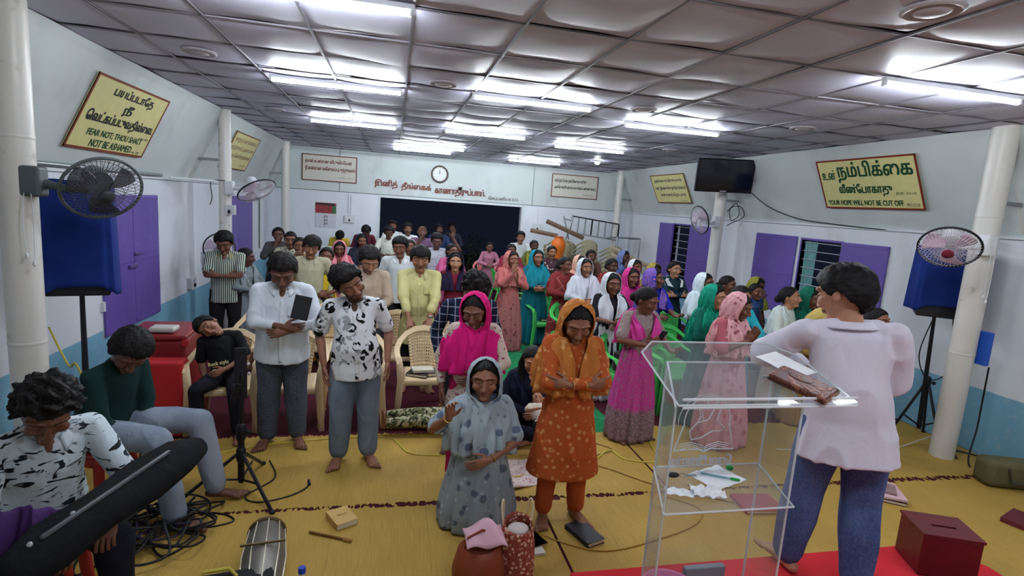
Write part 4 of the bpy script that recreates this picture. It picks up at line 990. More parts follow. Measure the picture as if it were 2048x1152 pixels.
# on the shelf
def sheet(name, x, y, z, w_, h_, rz, label, mat=None, crumple=.0, cat='paper', seed=1, group=None, tilt=0):
    rr = random.Random(seed); ph = [rr.uniform(0, 6) for _ in range(4)]
    o = MB().grid(14, 14, lambda u, v: Vector(((u-.5)*w_, (v-.5)*h_, crumple*(abs(math.sin(9*u+ph[0])*math.cos(7*v+ph[1]))+.6*abs(math.sin(15*u*v+ph[2]))))), wrap=False).build(name, mat or M_paper, None, solid=.0012, smooth=crumple > 0)
    o.location = (x, y, z); o.rotation_euler = (math.radians(tilt), 0, math.radians(rz)); return tag(o, label, cat, group)
M_paper = plain((232, 232, 236), .7, bump=.05, name='paper')
Z2 = 1.186
sheet('paper_sheet', 1.40, 1.93, Z2, .20, .15, 20, 'white sheet of paper spread on the lectern shelf', crumple=.004, seed=2)
sheet('tissue', 1.27, 1.80, Z2+.002, .13, .09, -10, 'crumpled white tissue at the front of the lectern shelf', crumple=.02, seed=4)
sheet('tissue', 1.16, 1.82, Z2, .12, .06, -20, 'small white wrapper on the lectern shelf by the keys', crumple=.012, seed=7)
t = thing('pen', 'green capped pen lying on the paper in the lectern', 'pen', (1.40, 1.92, Z2+.012), math.radians(-28))
MB().loft([(-.07, 0, 0), (.05, 0, 0)], .0045, n=8).build('barrel', plain((120, 160, 170), .3), t)
MB().loft([(.05, 0, 0), (.08, 0, 0)], .006, n=8).build('cap', plain((40, 150, 70), .3), t)
o = MB().ell((0, 0, .012), (.016, .016, .012)).build('green_lid', plain((40, 150, 70), .3)); o.location = (1.50, 1.99, Z2); tag(o, 'tiny green lid on the lectern shelf beside the pen', 'lid')
t = thing('car_keys', 'bunch of keys with a black fob on the lectern shelf', 'keys', (1.20, 1.95, Z2))
MB().ell((0, 0, .012), (.028, .018, .010)).build('fob', M_dark, t)
MB().loft([(.045+.015*math.cos(a), .015*math.sin(a), .008) for a in [i*.5236 for i in range(12)]], .0016, n=6, closed=True).build('key_ring', M_steel, t)
MB().box((.085, .0, .006), (.05, .012, .003)).build('key', M_steel, t, smooth=False)
# on the reading top
TA = math.degrees(math.atan2(zt1-zt0, .52))
def on_top(o, x, y, dz=.014): o.location = (x, y, ztop(y)+dz); return o
LBm = MT('tooled_leather', .45, 0, .35); nn = LBm.noise(9, 3, dist=3); LBm.color(LBm.mix(nn.step(.5, .04), lin((78, 38, 30)), lin((120, 66, 50)))); LBm.bump(nn.step(.5, .05), .6, .004)
t = thing('bible', 'brown tooled leather bible lying on the lectern top', 'book', (0, 0, 0)); on_top(t, 1.635, 1.80); t.rotation_euler = (RX(TA) @ RZ(30)).to_euler()
MB().box((0, 0, .017), (.15, .23, .028)).build('cover', LBm.mat, t, bevel=.010, seg=3)
MB().box((0, 0, .017), (.144, .232, .016)).build('pages', plain((150, 120, 90), .7), t, smooth=False)
MB().ell((.02, .02, .0325), (.035, .05, .002)).build('embossed_flower', LBm.mat, t)
MB().loft([(-.075, .11, .02), (-.10, .12, .02)], .004, n=8).build('zip_pull', M_steel, t)
o = sheet('paper_sheet', 0, 0, 0, .15, .20, 25, 'white paper sheet under the elbow of the preacher', crumple=.003, seed=5); on_top(o, 1.70, 1.98, .016); o.rotation_euler = (RX(TA) @ RZ(20)).to_euler()
# collection box on the platform
WB = MT('mahogany', .35, 0, .4); wv = WB.noise(3, 5, stretch=(1, 8, 1)); WB.color(WB.mix(wv, lin((66, 14, 20)), lin((104, 26, 32)))); WB = WB.mat
t = thing('collection_box', 'dark mahogany box with a slot on the platform, right of the preacher', 'box', (3.11, 2.24, SZ+.004), math.radians(-22))
MB().span((-.15, -.12, 0), (.15, .12, .235)).build('body', WB, t, smooth=False, bevel=.006)
MB().span((-.155, -.125, .235), (.155, -.02, .25)).span((-.155, .0, .235), (.155, .125, .25)).span((-.155, -.02, .235), (-.06, .0, .25)).span((.07, -.02, .235), (.155, .0, .25)).build('lid', WB, t, smooth=False)
MB().span((-.06, -.019, .2353), (.07, -.001, .240)).build('slot', M_dark, t, smooth=False)
t = thing('offering_tin', 'round patterned tin just inside the bottom right corner', 'tin', (3.36, 1.98, SZ+.004))
MB().lathe([(0, 0), (.085, 0), (.085, .03), (.075, .04), (0, .042)], n=32).build('lid', floral((120, 140, 120), (200, 210, 190), (70, 80, 70), 40, .3, 'tin_print', .3), t)
# pink bucket and grey box on the floor in front, seen through the lectern base
t = thing('bucket', 'pink plastic bucket seen through the foot of the lectern', 'bucket', (1.22, 1.89, SZ+.022))
MB().lathe([(0, 0), (.10, 0), (.12, .28), (.128, .285), (.118, .275), (.095, .01)], n=32).build('body', plain((214, 130, 170), .4), t)
MB().loft([(-.12, 0, .27), (-.10, -.05, .33), (.10, -.05, .33), (.12, 0, .27)], .004, n=6).build('handle', plain((220, 150, 185), .4), t)
o = MB().box((0, 0, .15), (.20, .03, .30)).build('grey_folder', plain((130, 134, 142), .6), None, smooth=False, bevel=.004); o.location = (1.44, 1.99, SZ+.022); tag(o, 'grey folder standing beside the pink bucket inside the lectern', 'folder')
# things on the right part of the mat
def pile(x, y, rz, items):
    z = .008
    for w_, h_, th, rgb, lab, drz in items:
        book(x, y, z, w_, h_, th, rz+drz, plain(rgb, .6), lab, name='book', group='books on the mat right of the preacher'); z += th+.001
pile(4.30, 3.60, -35, [(.24, .34, .03, (70, 30, 36), 'dark maroon book at the bottom of the pile by the preacher', 0), (.23, .32, .02, (220, 180, 190), 'pale pink book in the middle of the pile', 6), (.14, .20, .015, (150, 120, 120), 'small patterned notebook on top of the pink book', -8)])
sheet('white_napkin', 4.27, 3.66, .08, .14, .10, 10, 'white crumpled napkin on the pile of books', crumple=.02, seed=9)
pile(3.62, 3.78, -60, [(.20, .30, .03, (40, 60, 120), 'blue book on the mat behind the jeans of the preacher', 0), (.19, .28, .02, (216, 216, 222), 'white book lying on the blue book', 4)])
pile(2.98, 3.55, -5, [(.34, .26, .03, (160, 40, 46), 'red book lying on the mat behind the lectern', 0)])
pile(5.12, 3.08, 20, [(.30, .22, .04, (96, 34, 44), 'dark red book at the right edge of the view', 0)])
t = thing('olive_bag', 'olive green bag leaning on the blue wall at the right edge', 'bag', (5.78, 3.62, .008), math.radians(-18))
MB().box((0, 0, .13), (.62, .22, .25)).build('body', plain((96, 92, 62), .85, bump=.5), t, bevel=.05, seg=3)
MB().loft([(-.15, -.11, .2), (-.13, -.14, .08), (.13, -.14, .08), (.15, -.11, .2)], .012, n=8).build('strap', plain((66, 62, 44), .8), t)
# things on chairs
book(.33, 5.66, .432, .22, .26, .03, -20, plain((38, 30, 30), .5), 'black bible on the empty cream chair', group='books on the empty cream chair')
book(.46, 5.66, .432, .14, .2, .035, 12, plain((70, 60, 58), .5), 'dark grey book beside the black bible on the cream chair', group='books on the empty cream chair')
book(.36, 5.66, .468, .22, .16, .028, 8, plain((214, 208, 190), .6), 'white book lying on top of the black bible', group='books on the empty cream chair')
book(2.53, 8.50, .432, .2, .14, .03, 4, plain((40, 30, 34), .5), 'black book on the green chair by the teal saree woman')
t = thing('shoulder_bag', 'black bag on the green chair beside the orange kurta girl', 'bag', (2.74, 5.74, .43), math.radians(15))
MB().box((0, 0, .13), (.30, .16, .25)).build('body', plain((40, 28, 32), .6), t, bevel=.04, seg=3)
MB().loft([(-.10, 0, .24), (-.08, 0, .36), (.08, 0, .36), (.10, 0, .24)], .008, n=8).build('handle', plain((40, 28, 32), .6), t)
# ================================================================ people
def V3(*a): return Vector(a)
def eval_mesh(mb, voxel, smooth_it=4, name='m'):
    me = bpy.data.meshes.new(name); me.from_pydata(mb.V, [], mb.F)
    o = bpy.data.objects.new(name, me); COL.objects.link(o)
    md = o.modifiers.new('r', 'REMESH'); md.mode = 'VOXEL'; md.voxel_size = voxel; md.adaptivity = 0
    if smooth_it:
        sm = o.modifiers.new('s', 'SMOOTH'); sm.factor = .5; sm.iterations = smooth_it
    r_ = bpy.data.meshes.new_from_object(o.evaluated_get(bpy.context.evaluated_depsgraph_get()))
    bpy.data.objects.remove(o); bpy.data.meshes.remove(me)
    return r_
def get_co(me):
    a = np.empty(len(me.vertices)*3); me.vertices.foreach_get('co', a); return a.reshape(-1, 3)
def get_no(me):
    a = np.empty(len(me.vertices)*3); me.vertices.foreach_get('normal', a); return a.reshape(-1, 3)
def set_co(me, a): me.vertices.foreach_set('co', a.astype(np.float32).ravel()); me.update()
def wav(p, seed, freq, n=7):
    """smooth pseudo noise in numpy, about -1..1"""
    g = np.random.default_rng(seed); out = np.zeros(len(p))
    for k in range(n):
        d = g.normal(size=3); d /= np.linalg.norm(d); f = freq*(.7+.9*g.random())
        q = p+.25/freq*np.sin(p[:, [1, 2, 0]]*f*1.3+g.random(3)*6)
        out += np.sin(q@d*f+g.random()*6.28)
    return out/math.sqrt(n)
def finish(me, name, mat, parent, smooth=True):
    me.name = name; me.materials.clear(); me.materials.append(mat); me.shade_smooth()
    o = bpy.data.objects.new(name, me); COL.objects.link(o); o.parent = parent; return o

# ---- skin: features follow head coordinates stored on the mesh
_skin = {}
def skin_mat(rgb, lips, beard, eyes, brow=1.0):
    key = (rgb, lips, beard, eyes)
    if key in _skin: return _skin[key]
    m = MT('skin', .48, 0, .35); x, y, z = m.xyz('hl'); ax = x.abs()
    base = lin(rgb); dark = tuple(v*.35 for v in base[:3])+(1,)
    n = m.noise(9, 4); n2 = m.noise(160, 2)
    c = m.mix(n, tuple(v*.86 for v in base[:3])+(1,), tuple(min(1, v*1.12) for v in base[:3])+(1,))
    front = y.lt(-.035)*z.abs().lt(.14)*ax.lt(.085)*y.gt(-.14)
    hair = (.012, .009, .008, 1)
    # warmer cheeks
    # brows
    bz = (ax-.034).sq()*-9.0 + .040
    brw = ((z-bz).abs()).step(.0042, .0025).inv()*ax.step(.012, .004)*ax.step(.056, .006).inv()*front
    c = m.mix(brw*.92, c, hair)
    # eye
    if eyes == 'open':
        ez = ((ax-.033)/.0165).sq() + ((z-.014)/.0062).sq(); eye = ez.step(1.0, .12).inv()*front
        c = m.mix(eye, c, (.52, .48, .44, 1))
        ir = (((ax-.033)/.0062).sq()+((z-.0145)/.0062).sq()).step(1, .15).inv()*eye
        c = m.mix(ir, c, (.02, .012, .01, 1))
        lid = ((z-.0195)-((ax-.033).sq()*-14)).abs().step(.0016, .001).inv()*ax.step(.016, .003)*ax.step(.05, .003).inv()*front
    else:
        lid = ((z-.0085)-((ax-.033).sq()*12)).abs().step(.0016, .0012).inv()*ax.step(.016, .003)*ax.step(.05, .003).inv()*front
    c = m.mix(lid*.9, c, (.02, .012, .01, 1))
    # nostrils
    ns = (((ax-.0075)/.0045).sq()+((z+.040)/.003).sq()).step(1, .3).inv()*front*y.lt(-.09)
    c = m.mix(ns*.8, c, (.02, .01, .008, 1))
    # beard
    if beard:
        jaw = (z+.045+ax*-.9+.022).step(0, .012).inv()
        side = (ax.step(.052, .006)*z.step(.0, .012).inv()*y.step(-.01, .01).inv())
        chin = z.step(-.078, .008).inv()
        mus = ((z+.046).abs().step(.0065, .004).inv()*ax.step(.034, .008).inv())
        b = (chin + side + mus + jaw*ax.step(.030, .01)).clamp()*(y.lt(.02))*z.step(.018, .01).inv()*z.gt(-.16)*ax.lt(.1)
        if beard < .35: b = mus*y.lt(.02)*3.0; b = b.clamp()
        c = m.mix(b*(n2*.5+.5)*min(1, beard*1.15), c, hair)
    lp = ((ax/.0235).sq()+((z+.0585)/.0095).sq()).step(1, .2).inv()*front
    c = m.mix(lp*.85, c, lin(lips))
    ml = ((z+.0585)-(ax.sq()*3)).abs().step(.0011, .0008).inv()*ax.step(.023, .002).inv()*front
    c = m.mix(ml*.85, c, dark)
    m.color(c); m.b.inputs['Subsurface Weight'].default_value = .06; m.b.inputs['Subsurface Radius'].default_value = (.012, .005, .003)
    m.bump(n2, .08, .001)
    _skin[key] = m.mat; return m.mat
def hair_mat():
    m = MT('hair', .62, 0, .12); n = m.noise(30, 4, stretch=(1, 1, .35)); m.color(m.mix(n, (.004, .0035, .004, 1), (.014, .012, .012, 1))); m.bump(n, .9, .006); return m.mat
HM = hair_mat()
TONES = {'d': (112, 72, 56), 'm': (140, 94, 72), 'l': (176, 126, 98), 'f': (196, 148, 118), 'k': (86, 56, 46)}

# ---- cloth patterns
_cloth = {}
def cloth(spec):
    if spec in _cloth: return _cloth[spec]
    kind = spec[0]; m = MT(kind+'_cloth', .85, 0, .15); fold = m.noise(7, 3, stretch=(1.2, 1.2, .45), dist=.6); weave = m.noise(220, 2)
    def base(rgb, v=.06):
        l = lin(rgb); return m.mix(m.noise(5, 3), tuple(q*(1-v) for q in l[:3])+(1,), tuple(min(1, q*(1+v)) for q in l[:3])+(1,))
    if kind == 'plain': c = base(spec[1])
    elif kind == 'stripes':
        x, y, z = m.xyz(); c = m.mix((x*(1/spec[3])).frac().m('SUBTRACT', .5).abs().step(.24, .03), base(spec[1]), lin(spec[2]))
    elif kind == 'plaid':
        x, y, z = m.xyz(); a = (x*(1/.062)).frac().m('SUBTRACT', .5).abs().step(.44, .02); b = (z*(1/.075)).frac().m('SUBTRACT', .5).abs().step(.45, .02)
        c = m.mix((a+b).clamp(), base(spec[1]), lin(spec[2]))
    elif kind == 'jeans':
        c = m.mix(m.noise(4, 4, stretch=(1, 1, .5)).step(.5, .2), lin(spec[1]), lin(spec[2])); c = m.mix(m.noise(90, 2).step(.5, .3)*.2, c, lin((150, 160, 180)))
    elif kind == 'floral':
        v = m.vor(spec[4]); n = m.noise(spec[4]*.9, 3); v2 = m.vor(spec[4]*2.1, rand=.9)
        c = m.mix((v+n*.5-.25).step(.26, .05).inv(), base(spec[1]), lin(spec[2])); c = m.mix((v2+n*.3-.15).step(.2, .05).inv(), c, lin(spec[3]))
    elif kind == 'motif':      # bold brush leaves
        v = m.vor(10.5, stretch=(1, 1, .8)); n = m.noise(15, 2, dist=1.2); v2 = m.vor(9, stretch=(1, 1, .6)); 
        a = (v.step(.42, .03).inv()*n.step(.50, .02)).clamp(); b = (v2.step(.38, .03).inv()*m.noise(17, 1, dist=.8).step(.53, .02)).clamp()
        c = m.mix(a, base(spec[1]), lin(spec[2])); c = m.mix(b*.75, c, lin(spec[3]))
    elif kind == 'strokes':
        n = m.noise(9, 2, stretch=(1.0, 1.0, 2.6), dist=1.5); n2 = m.noise(14, 2, stretch=(1, 1, 3), dist=1)
        c = m.mix(n.step(.60, .02), base(spec[1]), lin(spec[2])); c = m.mix(n2.step(.66, .02), c, lin(spec[3]))
    elif kind == 'border':    # gown with a darker lower part and specks: base, speck, border
        x, y, z = m.xyz(); n = m.noise(60, 3); c = m.mix(n.step(.56, .06)*.6, base(spec[1]), lin(spec[2])); c = m.mix(z.step(spec[4], .03).inv(), c, m.mix(n.step(.5, .1), lin(spec[3]), lin(spec[2])))
    elif kind == 'camo':
        n = m.noise(26, 3); n2 = m.noise(31, 2); c = m.mix(n.step(.52, .03), lin(spec[1]), lin(spec[2])); c = m.mix(n2.step(.58, .03), c, lin(spec[3]))
    elif kind == 'lines':
        x, y, z = m.xyz(); a = (x*5+z*3).frac().m('SUBTRACT', .5).abs().step(.465, .01); b = (x*-4+z*6).frac().m('SUBTRACT', .5).abs().step(.47, .01)
        c = m.mix((a+b).clamp()*.8, base(spec[1]), lin(spec[2]))
    m.color(c); h = fold*.8+weave*.06; m.bump(h, .9, .02)
    _cloth[spec] = m.mat; return m.mat

M_button = plain((226, 226, 222), .35, bump=0, name='button')
# ---- the head in its own frame: centre between the ears, face towards -y, top .118, chin -.115
def head_lumps(mb, M, wide=1.0, male=True):
    def p(x, y, z): return M @ V3(x*wide, y, z)
    s = M.to_scale()[0]; R3 = M.to_3x3()
    def E(c, r): mb.ell(p(*c), (1, 1, 1), R3 @ Matrix.Diagonal((r[0]*wide, r[1], r[2])))
    E((0, .012, .018), (.077, .097, .098))
    side = R3 @ V3(1, 0, 0); side.normalize()
    mb.loft([p(0, -.012, .035), p(0, -.018, -.01), p(0, -.024, -.055), p(0, -.040, -.092)], [.070*s*wide, .0685*s*wide, .058*s*wide, .034*s*wide], [.078*s, .076*s, .066*s, .040*s], side=side, n=20)
    mb.loft([p(0, -.086, .018), p(0, -.100, -.008), p(0, -.112, -.029)], [.009*s, .011*s, .014*s], [.009*s, .012*s, .012*s], side=side, n=10)
    for k in (-1, 1):
        E((k*.0125, -.100, -.033), (.010, .011, .009)); E((k*.040, -.066, -.020), (.027, .022, .026)); E((k*.081, .014, -.004), (.009, .020, .031))
        E((k*.033, -.076, .013), (.017, .013, .010)); mb.loft([p(k*.012, -.088, .036), p(k*.034, -.084, .042), p(k*.056, -.068, .036)], .010*s, n=8)
    E((0, -.090, -.0525), (.024, .011, .0065)); E((0, -.089, -.0645), (.021, .011, .0070)); E((0, -.078, -.094), (.022, .018, .017))
def hair_part(style, M, parent, seed=1):
    """style: (top, side, kind)"""
    top, sd, kind = style; g = np.random.default_rng(seed); nu, nv = 88, 56
    C = np.array([0, .012, .018]); R_ = np.array([.079, .099, .100]); V = []; F = []
    u = np.linspace(0, 2*np.pi, nu, endpoint=False); v = np.linspace(.02, np.pi-.02, nv)
    U, W = np.meshgrid(u, v); d = np.stack([np.sin(W)*np.sin(U), -np.sin(W)*np.cos(U), np.cos(W)], -1).reshape(-1, 3)   # U=0 -> front
    az = np.abs(((U.ravel()+np.pi) % (2*np.pi))-np.pi)/np.pi*180; pz = d[:, 2]*R_[2]+C[2]
    if kind == 'bald': hl = np.interp(az, [0, 60, 80, 110, 180], [.125, .12, .03, .0, -.05])
    elif kind in ('man', 'curly', 'quiff', 'shag'): hl = np.interp(az, [0, 35, 52, 66, 82, 100, 125, 180], [.066, .070, .058, .015, -.012, .012, -.045, -.080])
    else: hl = np.interp(az, [0, 35, 55, 70, 85, 100, 125, 180], [.084, .074, .046, .016, .0, -.01, -.06, -.095])
    if kind == 'shag': hl = hl-np.interp(az, [0, 50, 70, 180], [.030, .018, .010, .015])
    hl = hl+g.normal(size=len(hl))*.002; mk = np.clip((pz-hl)/.010+.5, 0, 1); mk = mk*mk*(3-2*mk)
    t = sd+(top-sd)*np.clip((d[:, 2]-.15)/.55, 0, 1)**.8
    if kind == 'quiff': t = t*(1+.75*np.clip(-d[:, 1], 0, 1)*np.clip(d[:, 2], 0, 1)*1.6)
    amp = {'curly': .012, 'man': .003, 'quiff': .008, 'shag': .003, 'woman': .0015, 'bald': .001}[kind]
    t = t+amp*.75*wav(d, seed, 15 if kind in ('curly', 'quiff') else 16, 9)*mk+(.0022 if kind in ('woman', 'bald') else .0034 if kind in ('curly', 'quiff') else .0018)*wav(d, seed+5, 46, 9)*mk*(kind != 'woman')
    if kind == 'woman': t = t-.004*np.exp(-(d[:, 0]/.05)**2)*(d[:, 2] > .3)
    rr = 1/np.sqrt((d[:, 0]/R_[0])**2+(d[:, 1]/R_[1])**2+(d[:, 2]/R_[2])**2)
    pts = C+d*(rr+t*mk-.012*(1-mk))[:, None]
    if kind != 'woman': 
        pass
    P = [M @ Vector(q) for q in pts]
    for j in range(nv-1):
        for i in range(nu): a = j*nu; F.append((a+i, a+(i+1) % nu, a+nu+(i+1) % nu, a+nu+i))
    F.append(tuple(reversed(range(nu)))); F.append(tuple(range((nv-1)*nu, nv*nu)))
    mb = MB().add(P, F)
    return mb

def hand_lumps(mb, fing, wrist, fdir, nrm, side, curl=25, sc=1.0, spread=4, thumb=1):
    """palm goes to mb, fingers to fing. fdir: towards fingertips, nrm: palm facing, side: thumb side"""
    f = fdir.normalized(); n = (nrm-f*nrm.dot(f)).normalized(); s = (side-f*side.dot(f)-n*side.dot(n)).normalized()
    w = wrist
    mb.loft([w, w+f*.03*sc, w+f*.065*sc, w+f*.090*sc], [x*sc for x in (.024, .032, .038, .036)], [x*sc for x in (.019, .017, .014, .011)], side=s, n=14)
    mb.ell(w+f*.035*sc+s*.026*sc+n*.008*sc, (.017*sc, .017*sc, .024*sc))
    for k, (off, L) in enumerate(((.028, .068), (.0095, .076), (-.009, .070), (-.0265, .056))):
        a = math.radians(curl*(1+.12*k)); b = w+f*.088*sc+s*off*sc; dd = (f+s*math.tan(math.radians(spread))*(1.5-k)).normalized()
        P = [b-dd*.012*sc, b+dd*.004*sc]; ang = 0
        for q, fr in enumerate((.45, .32, .23)):
            ang += a*(.6 if q == 0 else 1.0); di = dd*math.cos(ang)+n*math.sin(ang); P.append(P[-1]+di*L*fr*sc*1.08)
        r0 = (.0092 if k < 3 else .008)*sc
        fing.loft(P, [r0, r0*1.02, r0*.95, r0*.86, r0*.68], n=8)
    b = w+f*.022*sc+s*.030*sc+n*.006*sc; d1 = (f*.62+s*.72*thumb+n*.25).normalized(); d2 = (f*.85+s*.30*thumb+n*.35).normalized()
    fing.loft([b-d1*.006*sc, b+d1*.03*sc, b+d1*.03*sc+d2*.028*sc, b+d1*.03*sc+d2*.050*sc], [.0135*sc, .0115*sc, .0095*sc, .0075*sc], n=8)
def foot_lumps(mb, toes, ankle, fwd, sc=1.0, flat=True, detail=True, inner=1):
    f = Vector((fwd.x, fwd.y, 0)).normalized(); s = Vector((-f.y, f.x, 0)); z0 = ankle.z-.075*sc; a = Vector((ankle.x, ankle.y, z0))
    up = V3(0, 0, 1)
    mb.loft([a-f*.045*sc+up*.03*sc, a+up*.036*sc, a+f*.06*sc+up*.030*sc, a+f*.12*sc+up*.022*sc, a+f*.155*sc+up*.016*sc], [x*sc for x in (.028, .032, .036, .044, .040)], [x*sc for x in (.030, .036, .029, .020, .013)], side=s, n=14)
    mb.cap(ankle, a+up*.04*sc+f*.01*sc, .034*sc, .032*sc)
    for k in range(5):
        o = (.034-.0175*k)*inner; L = (.042, .038, .034, .030, .024)[k]; r0 = (.013, .0095, .009, .0085, .008)[k]
        b = a+f*(.158-.006*k)*sc+s*o*sc+up*.013*sc
        toes.loft([b-f*.012*sc, b+f*L*.5*sc, b+f*L*sc-up*.003*sc], [r0*sc, r0*sc, r0*.85*sc], n=8)

def ik(a, t, l1, l2, hint):
    d = t-a; L = d.length; mx = (l1+l2)*.995
    if L > mx: t = a+d.normalized()*mx; d = t-a; L = mx
    L = max(L, abs(l1-l2)+.02); x = (l1*l1-l2*l2+L*L)/(2*L); h = math.sqrt(max(l1*l1-x*x, 0)); dn = d.normalized()
    p = hint-dn*hint.dot(dn)
    if p.length < 1e-5: p = V3(0, 0, -1)
    return a+dn*x+p.normalized()*h, t

# arm presets, torso frame (right hand has x<0): wrist, elbow hint, finger direction, palm normal, thumb side, curl
def arm_pose(name, s):
    q = {
     'down':   ((.235, -.03, -.04), (.3, .5, -.2), (.05, -.12, -1), (-1, 0, 0), (0, -1, 0), 22),
     'clasp':  ((.055, -.235, .13), (.9, .1, -.6), (-.9, -.35, -.15), (-.2, .9, -.2), (0, .1, 1), 38),
     'clap':   ((.045, -.25, .17), (.8, .1, -.7), (-.35, -1, .15), (-1, .3, .2), (0, .2, 1), 12),
     'low':    ((.055, -.20, .03), (.8, .3, -.4), (-.55, -.3, -.75), (-.1, 1, 0), (-.6, .0, .5), 30),
     'pray':   ((.028, -.22, .30), (.8, .2, -.9), (-.05, -.45, 1), (-1, 0, 0), (0, .8, .4), 4),
     'face':   ((.04, -.20, .44), (.8, -.2, -.9), (-.15, -.0, 1), (-.6, .8, 0), (-.5, .2, .6), 25),
     'up':     ((.25, -.22, .72), (.9, -.5, -.4), (.04, -.05, 1), (0, -1, 0), (-1, 0, .1), 5),
     'wave':   ((.24, -.16, .40), (.8, .1, -.9), (.05, -.3, 1), (-.3, -1, 0), (-1, 0, .3), 28),
     'belly':  ((.04, -.235, .12), (.9, .2, -.5), (-1, -.25, -.3), (-.2, 1, -.1), (0, 0, 1), 18),
     'cross':  ((-.07, -.215, .21), (1, -.1, -.5), (-1, .15, .15), (-.1, 1, 0), (0, 0, 1), 22),
     'hold':   ((.10, -.26, .20), (.9, .1, -.6), (-.4, -.7, .7), (-.7, .5, .2), (0, .5, 1), 45),
     'lean':   ((.10, -.33, -.02), (.9, .2, .0), (-.15, -.6, -.7), (0, -.2, -1), (-1, 0, 0), 30),
     'palm':   ((.12, -.33, .16), (.7, .2, -.9), (-.1, -1, .1), (-.2, 0, 1), (1, 0, 0), 22),
     'knee':   ((.16, -.36, .02), (.9, .2, -.2), (-.1, -1, -.4), (0, -.1, -1), (-1, 0, 0), 20),
     'rest':   ((.05, -.26, .02), (.9, .3, -.2), (-.5, -.8, -.4), (-.1, -.1, -1), (-.8, .2, .2), 28),
    }[name] if isinstance(name, str) else name
    f = lambda v: V3(v[0]*s, v[1], v[2])
    return [f(v) for v in q[:5]]+[q[5]]

